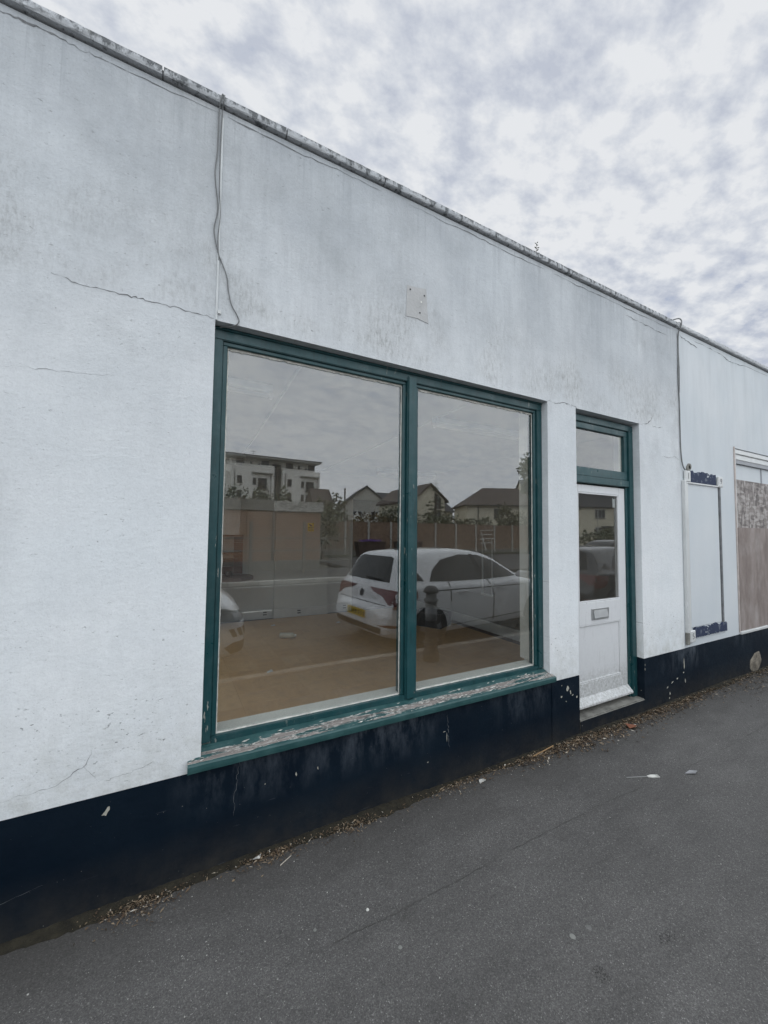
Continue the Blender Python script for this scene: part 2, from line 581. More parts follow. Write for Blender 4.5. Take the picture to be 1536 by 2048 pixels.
def m_coping(name, lichen=.0):
    m, t, b = new_mat(name)
    v = t.coords()
    x, y, z = t.sep(v)
    base = t.mix(t.ramp(t.noise(v, 4, 5), [(.3, 0.), (.7, 1.)]), (.43, .45, .47), (.58, .59, .60))
    n = t.noise(t.coords((1, 1, .55)), 30, 7, .68)
    rise = t.ramp(t.math('MULTIPLY', t.math('SUBTRACT', z, 3.793), 16.), [(.15, 0.), (.85, 1.)])
    big = t.ramp(t.noise(v, 2.2, 3), [(.3, -.06), (.7, .06)])
    f = t.math('ADD', t.math('ADD', n, t.mul(rise, .17)), t.math('ADD', big, lichen))
    dark = t.ramp(f, [(.56, 0.), (.68, 1.)])
    base = t.mix(t.mul(dark, .82), base, (.062, .068, .072))
    moss = t.ramp(t.noise(v, 16, 4), [(.60, 0.), (.72, 1.)])
    base = t.mix(t.mul(moss, rise, .5), base, (.11, .115, .075))
    t.put(b.inputs['Base Color'], base)
    b.inputs['Roughness'].default_value = .92
    t.put(b.inputs['Normal'], t.bump(n, .9, .012))
    return m


def m_door():
    m, t, b = new_mat('grubby_white_door_paint')
    v = t.coords()
    x, y, z = t.sep(v)
    base = t.mix(t.noise(v, 3, 4), (.68, .69, .70), (.75, .755, .76))
    low = t.ramp(z, [(.12, 1.), (.34, .75), (.45, .15), (.7, .06), (1.0, .05)])
    g = t.ramp(t.noise(v, 42, 8, .78), [(.36, 0.), (.74, 1.)])
    base = t.mix(t.mul(low, g, .95), base, (.15, .15, .11))
    smear = t.ramp(t.noise(t.coords((26, 5, 3.5)), 1, 5, .65), [(.56, 0.), (.78, 1.)])
    base = t.mix(t.mul(smear, .42), base, (.40, .39, .385))
    tick = t.ramp(t.noise(v, 48, 3), [(.70, 0.), (.74, 1.)])
    base = t.mix(t.mul(tick, .55), base, (.25, .24, .22))
    t.put(b.inputs['Base Color'], base)
    b.inputs['Roughness'].default_value = .45
    t.put(b.inputs['Normal'], t.bump(t.noise(t.coords((40, 40, 6)), 1, 4), .12, .004))
    return m


def m_glass(name='window_glass', r0=.145, dust=.018, tint=(.97, .98, .975)):
    m, t, b = new_mat(name)
    m.node_tree.nodes.remove(b)
    out = m.node_tree.nodes['Material Output']
    lw = t.new('ShaderNodeLayerWeight')
    lw.inputs['Blend'].default_value = .5
    f = t.math('ADD', t.mul(t.math('POWER', lw.outputs['Facing'], 5.0), 1 - r0), r0, True)
    tr = t.new('ShaderNodeBsdfTransparent')
    t.put(tr.inputs[0], tint)
    gl = t.new('ShaderNodeBsdfGlossy')
    gl.inputs['Roughness'].default_value = 0.0
    nb = t.bump(t.noise(t.coords(), 1.3, 0), .008, .05)
    t.put(gl.inputs['Normal'], nb)
    mx = t.new('ShaderNodeMixShader')
    t.put(mx.inputs[0], f)
    t.l.new(tr.outputs[0], mx.inputs[1])
    t.l.new(gl.outputs[0], mx.inputs[2])
    df = t.new('ShaderNodeBsdfDiffuse')
    t.put(df.inputs[0], (.62, .61, .57))
    m2 = t.new('ShaderNodeMixShader')
    v = t.coords()
    spots = t.ramp(t.noise(v, 5, 7, .7), [(.35, .3), (.75, 1.6)])
    gx, gy, gz = t.sep(v)
    edge = t.ramp(gz, [(.585, 4.5), (.66, 2.2), (.85, 1.)])
    smear = t.ramp(t.noise(t.coords((3, 1, 9), (0, R(30), 0)), 1.5, 7, .7), [(.5, .6), (.8, 2.2)])
    t.put(m2.inputs[0], t.math('MULTIPLY', t.mul(spots, edge, smear), dust * .7, True))
    t.l.new(mx.outputs[0], m2.inputs[1])
    t.l.new(df.outputs[0], m2.inputs[2])
    t.l.new(m2.outputs[0], out.inputs[0])
    return m


def m_osb():
    m, t, b = new_mat('weathered_strand_board')
    v = t.coords((1, 1, 1), (0, R(30), 0))
    vv = t.mix(.08, v, t.noise(v, 9, 3), 'ADD')
    c1 = t.sep(t.voro(t.coords((30, 1, 9), (0, R(35), 0)), 1, out='Color'))[0]
    c2 = t.sep(t.voro(t.coords((10, 1, 34), (0, R(-25), 0)), 1, out='Color'))[1]
    g = t.math('ADD', t.mul(c1, .55), t.mul(c2, .45))
    col = t.ramp(g, [(.15, (.13, .115, .11)), (.5, (.27, .24, .225)), (.85, (.45, .42, .40))])
    t.put(b.inputs['Base Color'], col)
    b.inputs['Roughness'].default_value = .8
    t.put(b.inputs['Normal'], t.bump(g, .3, .005))
    return m


def m_ply():
    m, t, b = new_mat('stained_plywood')
    s1 = t.noise(t.coords((5, 1, 1.5)), 1.2, 8, .68)
    col = t.ramp(s1, [(.3, (.17, .135, .12)), (.5, (.25, .205, .185)), (.72, (.36, .315, .295))])
    pale = t.ramp(t.noise(t.coords((4, 1, 2.2), loc=(2, 0, 1)), 1, 5, .6), [(.5, 0.), (.75, 1.)])
    col = t.mix(t.mul(pale, .5), col, (.50, .46, .44))
    t.put(b.inputs['Base Color'], col)
    b.inputs['Roughness'].default_value = .75
    t.put(b.inputs['Normal'], t.bump(s1, .15, .004))
    return m


def m_brick():
    m, t, b = new_mat('brown_brickwork')
    tc_ = t.coords((1, 1, 1))
    x, y, z = t.sep(tc_)
    c = t.new('ShaderNodeCombineXYZ')
    t.put(c.inputs[0], t.math('ADD', x, y))
    t.put(c.inputs[1], z)
    bk = t.new('ShaderNodeTexBrick')
    t.put(bk.inputs['Vector'], c.outputs[0])
    bk.inputs['Scale'].default_value = 1.0
    bk.inputs['Brick Width'].default_value = .225
    bk.inputs['Row Height'].default_value = .075
    bk.inputs['Mortar Size'].default_value = .007
    t.put(bk.inputs['Color1'], (.31, .155, .075))
    t.put(bk.inputs['Color2'], (.38, .205, .11))
    t.put(bk.inputs['Mortar'], (.55, .50, .44))
    t.put(b.inputs['Base Color'], t.mix(.25, bk.outputs[0], t.ramp(t.noise(tc_, 2, 5), [(.3, .12), (.7, .4)]), 'OVERLAY'))
    b.inputs['Roughness'].default_value = .9
    t.put(b.inputs['Normal'], t.bump(bk.outputs[1], -.5, .01))
    return m


def m_leaf(name, col):
    m, t, b = new_mat(name)
    info = t.new('ShaderNodeNewGeometry')
    n = t.noise(t.coords(), 1.7, 3)
    c = t.mix(t.ramp(n, [(.3, 0.), (.7, 1.)]), tuple(q * .55 for q in col), tuple(q * 1.35 for q in col))
    c = t.mix(t.mul(info.outputs['Random Per Island'], .5), c, tuple(q * 1.5 for q in col))
    t.put(b.inputs['Base Color'], c)
    b.inputs['Roughness'].default_value = .55
    return m


def m_litter():
    m, t, b = new_mat('dead_leaf_litter')
    info = t.new('ShaderNodeNewGeometry')
    c = t.ramp(info.outputs['Random Per Island'], [(.0, (.030, .022, .015)), (.35, (.085, .055, .032)), (.7, (.20, .14, .085)), (.92, (.33, .26, .18)), (1., (.52, .49, .43))])
    t.put(b.inputs['Base Color'], c)
    b.inputs['Roughness'].default_value = .9
    return m


def m_clad(name, col, row=.16):
    """horizontal lines, for far roofs and panels"""
    m, t, b = new_mat(name)
    v = t.coords()
    x, y, z = t.sep(v)
    g = t.math('FRACT', t.math('DIVIDE', z, row))
    c = t.mix(t.noise(v, 2.5, 5), tuple(q * .75 for q in col), tuple(q * 1.25 for q in col))
    c = t.mix(t.ramp(g, [(.0, .6), (.12, 0.)]), c, tuple(q * .5 for q in col))
    t.put(b.inputs['Base Color'], c)
    b.inputs['Roughness'].default_value = .85
    return m


WALL = m_render_wall()
WALL2 = m_smooth_wall()
PLINTH = m_plinth()
GREEN = m_green()
SILL = m_sill()
ASPH = m_asphalt(k=1.16)
ROADM = m_asphalt('asphalt_road', 1.0)
COPE = m_coping('lichen_coping_concrete', .0)
COPE2 = m_coping('cleaner_coping_concrete', -.12)
DOORM = m_door()
GLASS = m_glass()
GLASSD = m_glass('door_glass', .12, .02)
CLEAR = m_glass('added_rooflight_glass', .05, .0)
OSB = m_osb()
PLY = m_ply()
BRICK = m_brick()
HOUS = simple('aged_batten_enamel', (.62, .70, .76), .45, .1)
WHITEP = simple('white_gloss_paint', (.62, .63, .62), .4, .08, 6, .05)
CREAM = simple('cream_inner_paint', (.78, .78, .72), .5, .08, 5, .04)
PUTTY = simple('cracked_white_putty', (.60, .59, .54), .85, .25, 30, .5)
CRACK = simple('crack_shadow_grime', (.20, .205, .21), 1, .35, 40)
CONC = simple('old_concrete', (.20, .195, .175), .92, .4, 9, .4)
CONCL = simple('pale_concrete', (.52, .51, .47), .9, .2, 4, .3)
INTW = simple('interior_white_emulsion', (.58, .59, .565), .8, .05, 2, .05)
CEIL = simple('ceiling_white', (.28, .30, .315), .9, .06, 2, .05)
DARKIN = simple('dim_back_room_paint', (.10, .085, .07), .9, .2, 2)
STEEL = simple('brushed_steel', (.55, .56, .56), .35, .06, 20, .03, metal=.8)
BLACKP = simple('black_plastic', (.016, .016, .017), .45, .2)
GREYC = simple('grey_cable_sheath', (.16, .165, .165), .6, .2, 12)
WHITEC = simple('white_cable_sheath', (.55, .55, .53), .6, .15, 12)
RUBBER = simple('tyre_rubber', (.022, .022, .022), .8, .2, 20, .1)
NAVYOLD = simple('flaking_navy_sign_paint', (.022, .034, .075), .7, .5, 14, .5)
TIMBER = simple('grey_brown_fence_timber', (.25, .17, .115), .85, .35, 5, .3)
WOODD = simple('dark_worktop_wood', (.10, .062, .045), .5, .3, 7, .1)
DARKW = simple('dark_window_glass', (.03, .035, .04), .08, .2, 2, 0, spec=.7)
FRAMEG = simple('dark_grey_window_frame', (.06, .06, .06), .5, .1)
WRENDER = simple('apartment_white_render', (.88, .87, .82), .85, .06, 1.5, .1)
CRENDER = simple('cream_house_render', (.78, .73, .58), .85, .07, 1.5, .1)
ROOFB = m_clad('brown_roof_tiles', (.13, .105, .09))
ROOFD = m_clad('dark_slate_roof', (.075, .075, .08))
SLATE = simple('dark_grey_panel', (.075, .075, .075), .7, .15, 3)
LEAFG = m_leaf('hedge_leaves', (.075, .09, .036))
LEAFY = m_leaf('pale_tree_leaves', (.12, .125, .06))
LEAFO = m_leaf('autumn_hedge_leaves', (.13, .085, .018))
BARK = simple('bark', (.09, .07, .055), .95, .3, 12, .6)
LITTER = m_litter()
MOSS = simple('dark_moss_and_dirt', (.020, .017, .010), .98, .55, 25, .9, bscale=90)

# ------------------------------------------------------------------ setting: ground, road, pavements
def sheet(name, x0, x1, y0, y1, z, m, zt=None):
    mb = MB()
    mb.box(x0, x1, y0, y1, z - (zt or .05), z)
    return struct(mb.build(name, m))


GROUNDM = simple('rough_ground', (.10, .095, .07), .95, .3, 1.2, .4)
sheet('ground', -250, 300, -300, 300, -.20, GROUNDM)
pav = sheet('pavement', -40, 60, -2.26, .20, 0.0, ASPH, .19)
road = sheet('road', -60, 90, -10.6, -2.39, -.12, ROADM, .06)
sheet('far_pavement', -60, 7.2, -14.0, -10.75, 0.0, ASPH, .19)
sheet('car_park', 7.2, 70, -22.6, -10.75, -.016, ROADM, .17)
sheet('verge', 7.2, 40, -22.4, -20.6, .03, simple('grass_verge', (.07, .075, .035), .95, .4, 6, .8), .04)
# kerb stones of both pavements, one by one where the window shows them
kerb = MB()
kerb.box(-40, 60, -2.388, -2.262, -.19, .004)
struct(kerb.build('kerb', simple('worn_kerb', (.30, .28, .25), .9, .25, 4, .3), bevel=.012))
fk = MB()
fk.box(-60, -4, -10.748, -10.602, -.19, .006)
fk = struct(fk.build('far_kerb', CONCL, bevel=.012))
kb = MB()
kb.box(0, .905, -10.746, -10.604, -.19, .008)
k0 = kb.build('kerb_stone', CONCL, fk, bevel=.014)
for i in range(18):
    k = k0 if i == 0 else k0.copy()
    if i:
        COL.objects.link(k)
    k.location = (-3.9 + i * .915, 0, random.uniform(-.004, .004))
lane = MB()
for y in (-10.25, ):
    lane.box(-60, 90, y - .05, y + .05, -.1205, -.1155)
struct(lane.build('road_edge_line', simple('worn_white_road_paint', (.5, .5, .46), .8, .3, 6)))
for i in range(5):
    mk_ = MB()
    mk_.box(-6 + i * 6, -4 + i * 6, -6.55, -6.43, -.1205, -.1155)
    o = mk_.build('centre_dash', simple('worn_white_dash', (.5, .5, .46), .8, .3, 6) if i == 0 else bpy.data.materials['worn_white_dash'], road)

# seam across the pavement
SEAM = simple('dark_tarmac_seam', (.068, .065, .060), .95, .3)
pts = [(.43, -.585), (.59, -.583), (.89, -.597), (1.19, -.594), (1.63, -.582), (2.32, -.584), (3.18, -.632), (3.77, -.637), (4.6, -.628), (7.5, -.60)]
rnd = random.Random(5)
vs_, fs_ = [], []
q = []
for a, b in zip(pts, pts[1:]):
    for k in range(14):
        f = k / 14
        q.append((a[0] + (b[0] - a[0]) * f, a[1] + (b[1] - a[1]) * f + rnd.uniform(-.004, .004)))
for i, (x, y) in enumerate(q):
    hw = rnd.uniform(.0002, .0016) * (1 if mnoise.noise(Vector((x * 3, 0, 0))) > -.15 else .3)
    vs_ += [(x, y - hw, .0032), (x, y + hw, .0032)]
    if i:
        fs_.append((2 * i - 2, 2 * i - 1, 2 * i + 1, 2 * i))
raw('seam', vs_, fs_, SEAM, pav)

# ------------------------------------------------------------------ the shop
HEAD = 2.672
shop = empty('shop_building', 'long white rendered empty shop with navy plinth and green framed window', 'shop')
wall_mesh('wall', -9, 4.612, .476, 3.785, 0.0, .25, [(-3.704, -1.26, .50, HEAD), (.166, 2.61, .50, HEAD), (2.957, 3.885, .0, HEAD)], WALL, shop)  # leftmost opening belongs to the added unseen window
# plinth, in the stretches between the door openings
pl = MB()
pl.box(-9, 2.957, -.0025, .25, -.05, .474)
pl.build('plinth', PLINTH, shop)
pl = MB()
pl.box(3.885, 4.612, -.0025, .25, -.05, .474)
pl.build('plinth', PLINTH, shop)
for xa, xb in ((-1.6, .107), (2.642, 2.956), (3.886, 4.611)):
    n = int((xb - xa) / .008)
    vs_, fs_ = [], []
    for i in range(n + 1):
        x = xa + (xb - xa) * i / n
        zt = .4745 + .0026 * mnoise.noise(Vector((x * 7, 1, 0))) + .0016 * mnoise.noise(Vector((x * 45, 3, 0)))
        vs_ += [(x, -.0031, .466), (x, -.0031, max(zt, .4668))]
        if i:
            fs_.append((2 * i - 2, 2 * i, 2 * i + 1, 2 * i - 1))
    raw('paint_edge', vs_, fs_, PLINTH, shop)
ap = MB()
ap.box(2.622, 2.640, -.008, -.0026, -.04, .489)
ap.build('edge_bead', PLINTH, shop, bevel=.003)
# step
st = MB()
st.box(2.958, 3.884, -.006, .24, -.04, .118)
stp = st.build('door_step', CONC, shop, bevel=.008, seg=2)
sf = MB()
sf.box(2.9585, 3.8835, -.0085, -.0062, -.04, .108)
sf.build('riser_paint', PLINTH, stp)


def coping(x0, x1, m, parent, seed):
    """one rough coping stone"""
    rnd = random.Random(seed)
    bm = bmesh.new()
    n, prof = 26, [(-.022, 3.797), (-.026, 3.804), (-.027, 3.819), (-.026, 3.833), (-.018, 3.842), (.0, 3.845), (.14, 3.850), (.28, 3.845), (.29, 3.797), (-.004, 3.796)]
    rows = []
    for i in range(n + 1):
        x = x0 + (x1 - x0) * i / n
        row = []
        for j, (y, z) in enumerate(prof):
            a = .003 if j in (0, 9, 8) else .0075
            nn = mnoise.noise(Vector((x * 19, y * 40, z * 40 + seed)))
            row.append(bm.verts.new((x, y + nn * a * .6, z + nn * a)))
        rows.append(row)
    for a, b in zip(rows, rows[1:]):
        for j in range(len(prof)):
            k = (j + 1) % len(prof)
            bm.faces.new((a[j], a[k], b[k], b[j]))
    bm.faces.new(rows[0])
    bm.faces.new(rows[-1][::-1])
    bmesh.ops.recalc_face_normals(bm, faces=bm.faces)
    me = bpy.data.meshes.new('coping_stone')
    bm.to_mesh(me)
    bm.free()
    return link('coping_stone', me, m, parent)


jn = [-1.9, -1.3, -.70, -.102, .495, 1.112, 1.72, 2.33, 2.905, 3.51, 4.115, 4.616]
for i, (a, b) in enumerate(zip(jn, jn[1:])):
    coping(a + .0035, b - .0035, COPE, shop, i)
mb = MB()
mb.box(-9, -1.91, -.022, .29, 3.799, 3.838)
mb.build('coping_run', COPE, shop, bevel=.01)
mb = MB()
mb.box(-1.95, 4.61, -.012, .27, 3.8, 3.828)
mb.build('joint_mortar', simple('grey_joint_mortar', (.20, .205, .21), .95, .3, 12, .4), shop)
# dark bed joint and render lip under the coping
mb = MB()
mb.box(-9, 4.612, .006, .24, 3.7855, 3.7955)
mb.build('bed_joint', simple('dirty_mortar', (.17, .18, .19), .95, .4, 9, .5), shop)
# flat roof over the room
def slab(name, x0, x1, y0, y1, z0, z1, holes, m, parent=None):
    o = wall_mesh(name, x0, x1, y0, y1, z0, z1, holes, m, parent)
    for v in o.data.vertices:
        v.co.y, v.co.z = v.co.z, v.co.y
    o.data.flip_normals()
    return o


ADDED_LIGHTS = [(-4.3, -2.35, .5, 4.6), (-2.05, -.08, .5, 4.6)]  # roof openings added out of view to brighten the room
slab('roof', -9, 4.6, .251, 9.5, 3.2, 3.4, ADDED_LIGHTS, CONC, shop)
for x0, x1, y0, y1 in ADDED_LIGHTS:
    mb = MB()
    mb.box(x0 - .08, x0 - .002, y0 - .08, y1 + .08, 2.802, 3.198)
    mb.box(x1 + .002, x1 + .08, y0 - .08, y1 + .08, 2.802, 3.198)
    mb.box(x0 - .002, x1 + .002, y0 - .08, y0 - .002, 2.802, 3.198)
    mb.box(x0 - .002, x1 + .002, y1 + .002, y1 + .08, 2.802, 3.198)
    rl = mb.build('added_rooflight', INTW, shop)
    mb = MB()
    mb.box(x0 - .06, x1 + .06, y0 - .06, y1 + .06, 3.401, 3.409)
    mb.build('added_rooflight_pane', CLEAR, rl)

# ---- cracks in the render
for pts, wid in (
        ([(-.475, 2.705), (-.398, 2.686), (-.309, 2.685), (-.206, 2.684), (-.137, 2.685), (-.035, 2.686), (.085, 2.683), (.16, 2.678)], .0075),
        ([(-.623, 2.272), (-.499, 2.282), (-.382, 2.291), (-.239, 2.304)], .0018),
        ([(-.56, .548), (-.457, .555), (-.382, .56), (-.29, .612), (-.25, .69)], .0026),
        ([(-.29, .612), (-.227, .543), (-.177, .535), (-.118, .545), (-.028, .57), (.017, .541)], .0022),
        ([(2.606, 2.68), (2.70, 2.672), (2.822, 2.692), (2.949, 2.684), (2.968, 2.67)], .0065),
        ([(3.884, 2.667), (4.003, 2.684), (4.073, 2.723), (4.147, 2.814)], .011),
        ([(4.098, 2.677), (4.204, 2.677), (4.295, 2.695)], .007),
        ([(3.651, 3.679), (3.812, 3.675), (3.98, 3.671), (4.199, 3.663), (4.432, 3.66)], .009),
        ([(4.28, 2.40), (4.40, 2.395), (4.50, 2.42), (4.60, 2.39)], .006),
        ([(-1.5, 3.75), (-1.1, 3.752), (-.688, 3.75), (-.618, 3.757), (-.527, 3.76), (-.423, 3.748), (-.312, 3.753), (-.103, 3.752), (.16, 3.76)], .009),
        ([(.19, 3.762), (.35, 3.752), (.6, 3.75), (.85, 3.757), (1.1, 3.752)], .008),
        ([(1.3, 3.756), (1.6, 3.748), (1.9, 3.752), (2.2, 3.745), (2.6, 3.752)], .011),
        ([(2.7, 3.75), (3.0, 3.742), (3.3, 3.75), (3.9, 3.745), (4.5, 3.752)], .012)):
    ribbon('crack', pts, wid, -.0012, CRACK, shop)

# ---- the scar where a fitting was taken off
pm = MB()
pm.prism([(1.292, -.003, 3.208), (1.286, -.003, 3.002), (1.372, -.003, 3.008), (1.457, -.003, 2.996), (1.447, -.003, 3.110), (1.439, -.003, 3.226), (1.37, -.003, 3.214)][::-1], (0, .004, 0))
pmo = pm.build('bare_patch', simple('bare_grey_plaster', (.47, .47, .465), .9, .12, 9, .3), shop)
for (x, z) in ((1.315, 3.185), (1.424, 3.175), (1.39, 3.05), (1.40, 3.125)):
    hm = MB()
    hm.lathe([(.006, -.0045), (.0055, -.0032)], (x, 0, z), 'Y', 10)
    hm.build('screw_hole', BLACKP if z != 3.125 else CREAM, pmo)

# ---- flaked patches on the plinth
FLAKE = simple('exposed_cream_undercoat', (.42, .41, .35), .9, .18, 22, .3)


def flake(x, z, rx, rz, seed, parent, m=FLAKE, y=-.0025, tilt=0.):
    rnd = random.Random(seed)
    n = 11
    pts = []
    for k in range(n):
        a = 2 * math.pi * k / n
        r = rnd.uniform(.5, 1.15)
        u, v = math.cos(a) * rx * r, math.sin(a) * rz * r
        pts.append((x + u * math.cos(tilt) - v * math.sin(tilt), y - .0022, z + u * math.sin(tilt) + v * math.cos(tilt)))
    m_ = MB()
    m_.prism(pts, (0, .0018, 0))
    return m_.build('paint_flake', m, parent)


flake(-.199, .406, .010, .024, 3, shop, tilt=-.6)
for i, (x, z, a, b, c) in enumerate([(2.81, .395, .022, .030, .1), (2.845, .36, .008, .03, .3), (2.735, .345, .014, .012, .4), (2.92, .31, .01, .016, 0), (2.79, .30, .006, .006, 0), (2.87, .335, .014, .006, .4), (2.74, .43, .006, .006, 0),
                                     (.63, .335, .006, .016, .2), (.75, .335, .005, .014, .1), (.47, .33, .004, .004, 0), (1.62, .30, .003, .04, .05), (1.6, .335, .02, .003, .1), 
                                     (4.585, .33, .014, .075, .0), (4.57, .245, .012, .012, 0), (4.36, .185, .03, .006, .35), (4.45, .205, .02, .008, .35), (4.27, .15, .02, .006, .6), (4.31, .085, .014, .022, 0), (4.30, .045, .012, .014, 0), (3.893, .38, .006, .02, 0), (3.895, .42, .004, .012, 0), (4.6, .16, .01, .03, 0)]):
    flake(x, z, a * .72, b * .72, i + 20, shop, tilt=c)
ribbon('crack', [(.34, .47), (.335, .40), (.325, .32), (.322, .22)], .005, -.0042, simple('pale_scratch', (.10, .11, .12), .9), shop)
ribbon('crack', [(1.625, .44), (1.63, .36), (1.632, .30), (1.64, .22)], .006, -.0042, bpy.data.materials['pale_scratch'], shop)
ribbon('scratch', [(-.62, .145), (-.5, .168), (-.4, .185)], .0025, -.0045, bpy.data.materials['pale_scratch'], shop, jag=.001)

# ---- big window
mb = MB()
mb.box(.1665, 2.6095, .055, .135, 2.604, 2.655)      # head
mb.box(.1665, .212, .055, .135, .57, 2.604)          # jambs
mb.box(2.552, 2.6095, .055, .135, .57, 2.604)
mb.box(.212, 2.552, .056, .135, .560, .592)          # bottom rail
win = mb.build('window_frame', GREEN, shop, bevel=.004, seg=2)
mb = MB()
mb.box(.1665, 2.6095, .050, .13, 2.6555, 2.671)
mb.build('head_moulding', GREEN, win, bevel=.004)
for xa, xb in ((.2125, 1.3345), (1.4055, 2.5515)):
    mb = MB()
    mb.box(xa, xb, .068, .13, 2.582, 2.6035)
    mb.box(xa, xa + .024, .068, .13, .593, 2.582)
    mb.box(xb - .024, xb, .068, .13, .593, 2.582)
    mb.build('glazing_bead', GREEN, win, bevel=.003)
mb = MB()
mb.box(1.335, 1.405, .043, .135, .566, 2.640)
mb.build('mullion', GREEN, win, bevel=.008, seg=2)
# sill with a rough worn top
bm = bmesh.new()
nx = 150
prof = [(-.041, .491), (-.042, .506), (-.041, .521), (-.036, .528), (-.024, .532), (-.010, .5365), (.006, .5425), (.022, .5485), (.040, .556), (.062, .565), (.062, .491)]
rows = []
for i in range(nx + 1):
    x = .108 + (2.633 - .108) * i / nx
    row = []
    for j, (y, z) in enumerate(prof):
        nn = mnoise.noise(Vector((x * 14, y * 160, 3.3)))
        dz = nn * .0022 if 3 <= j <= 8 else nn * .0008
        row.append(bm.verts.new((min(max(x, .168 if y > -.001 else 0), 2.608 if y > -.001 else 9), y, z + dz)))
    rows.append(row)
for a, b in zip(rows, rows[1:]):
    for j in range(len(prof)):
        k = (j + 1) % len(prof)
        bm.faces.new((a[j], a[k], b[k], b[j]))
bm.faces.new(rows[0])
bm.faces.new(rows[-1][::-1])
bmesh.ops.remove_doubles(bm, verts=bm.verts, dist=1e-5)
bmesh.ops.recalc_face_normals(bm, faces=bm.faces)
me = bpy.data.meshes.new('sill')
bm.to_mesh(me)
bm.free()
link('sill', me, SILL, win)
rnd = random.Random(77)
vs_, fs_ = [], []
for i in range(190):
    x = rnd.uniform(.13, 2.6)
    y = rnd.uniform(-.036, .045)
    if x < .17 or x > 2.605:
        y = rnd.uniform(-.036, -.004)
    if mnoise.noise(Vector((x * 5, y * 20, 0))) < -.12:
        continue
    z = .5285 + (y + .036) * .37 + .001
    s_ = rnd.choice([.003, .004, .006, .009])
    ln = s_ * rnd.uniform(1.2, 3)
    a = rnd.gauss(0, .18)
    d, e = Vector((math.cos(a), math.sin(a), 0)) * ln, Vector((-math.sin(a), math.cos(a), 0)) * s_ * .6
    c = Vector((x, y, z))
    k = len(vs_)
    lift = Vector((0, 0, s_ * rnd.uniform(.15, .7)))
    vs_ += [tuple(c - d), tuple(c - e * .9 + lift * .2), tuple(c + d * rnd.uniform(.6, 1) + lift), tuple(c + e + lift * .6)]
    fs_ += [(k, k + 1, k + 2), (k, k + 2, k + 3)]
fl_o = raw('paint_curls', vs_, fs_, simple('lifting_paint_curl', (.50, .49, .45), .7, .5, 60), win)
fl_o['kind'] = 'stuff'
# panes
for xa, xb in ((.230, 1.320), (1.420, 2.535)):
    mb = MB()
    mb.box(xa, xb, .090, .094, .585, 2.592)
    mb.build('pane', GLASS, win)
# ragged putty round the panes
for xa, xb, sd_ in ((.2365, 1.3105, 1), (1.4295, 2.5275, 2)):
    rnd = random.Random(sd_)
    vs_, fs_ = [], []
    n = 90
    for i in range(n + 1):
        x = xa + (xb - xa) * i / n
        d = .010 + .010 * abs(mnoise.noise(Vector((x * 9, sd_, 0)))) + .007 * mnoise.noise(Vector((x * 40, sd_, 1)))
        vs_ += [(x, .0845, 2.5815), (x, .0865, 2.5815 - max(.003, d))]
        if i:
            fs_.append((2 * i - 2, 2 * i - 1, 2 * i + 1, 2 * i))
    b0 = len(vs_)
    for s in (0, 1):
        b0 = len(vs_)
        xe = xa if s == 0 else xb
        for i in range(n + 1):
            z = .595 + (2.58 - .595) * i / n
            d = .006 + .005 * abs(mnoise.noise(Vector((z * 12, sd_ + s * 7, 4))))
            vs_ += [(xe, .0845, z), (xe + (d if s == 0 else -d), .0865, z)]
            if i:
                fs_.append((b0 + 2 * i - 2, b0 + 2 * i - 1, b0 + 2 * i + 1, b0 + 2 * i))
    b0 = len(vs_)
    for i in range(n + 1):
        x = xa + (xb - xa) * i / n
        d = .006 + .008 * abs(mnoise.noise(Vector((x * 11, sd_, 8))))
        vs_ += [(x, .0840, .593), (x, .0865, .593 + d)]
        if i:
            fs_.append((b0 + 2 * i - 2, b0 + 2 * i - 1, b0 + 2 * i + 1, b0 + 2 * i))
    raw('putty', vs_, fs_, PUTTY, win)
# inner lining and window board
mb = MB()
mb.box(.167, .190, .136, .262, .60, 2.66)
mb.box(2.575, 2.609, .136, .262, .60, 2.66)
mb.box(.167, 2.609, .136, .262, 2.655, 2.671)
mb.build('inner_lining', CREAM, win)
mb = MB()
mb.box(.19, 2.575, .0955, .195, .5925, .600)
mb.build('window_board', CREAM, win, bevel=.004)

added_win = copy_tree(win, shop)  # second window, added out of view to let more light in
added_win.location = (-3.87, 0, 0)

# ---- door with its frame and the light above it
mb = MB()
mb.box(3.815, 3.8845, .060, .15, .119, 2.60)
mb.box(2.9575, 3.0, .060, .15, .119, 2.60)
mb.box(2.9575, 3.8845, .060, .15, 2.60, 2.655)
mb.box(3.0, 3.815, .062, .15, 2.065, 2.125)
dfr = mb.build('door_frame', GREEN, shop, bevel=.004, seg=2)
mb = MB()
mb.box(3.787, 3.8145, .078, .15, .121, 2.062)
mb.build('door_stop', GREEN, dfr, bevel=.003)
mb = MB()
mb.box(3.002, 3.813, .074, .12, 2.545, 2.598)
mb.box(3.002, 3.813, .074, .12, 2.128, 2.205)
mb.box(3.002, 3.060, .074, .12, 2.205, 2.545)
mb.box(3.758, 3.813, .074, .12, 2.205, 2.545)
mb.build('fanlight_sash', GREEN, dfr, bevel=.004, seg=2)
mb = MB()
mb.box(3.055, 3.762, .094, .098, 2.200, 2.550)
mb.build('fanlight_pane', GLASSD, dfr)
mb = MB()
mb.box(3.730, 3.7575, .100, .108, 2.206, 2.544)
mb.build('fanlight_stay', CREAM, dfr)
mb = MB()
mb.box(3.004, 3.100, .092, .135, .165, 2.052)
mb.box(3.692, 3.784, .092, .135, .165, 2.052)
mb.box(3.100, 3.692, .092, .135, 1.985, 2.052)
mb.box(3.100, 3.692, .092, .135, .83, 1.022)
mb.box(3.100, 3.692, .092, .135, .165, .345)
door = mb.build('door', DOORM, shop, bevel=.003)
mb = MB()
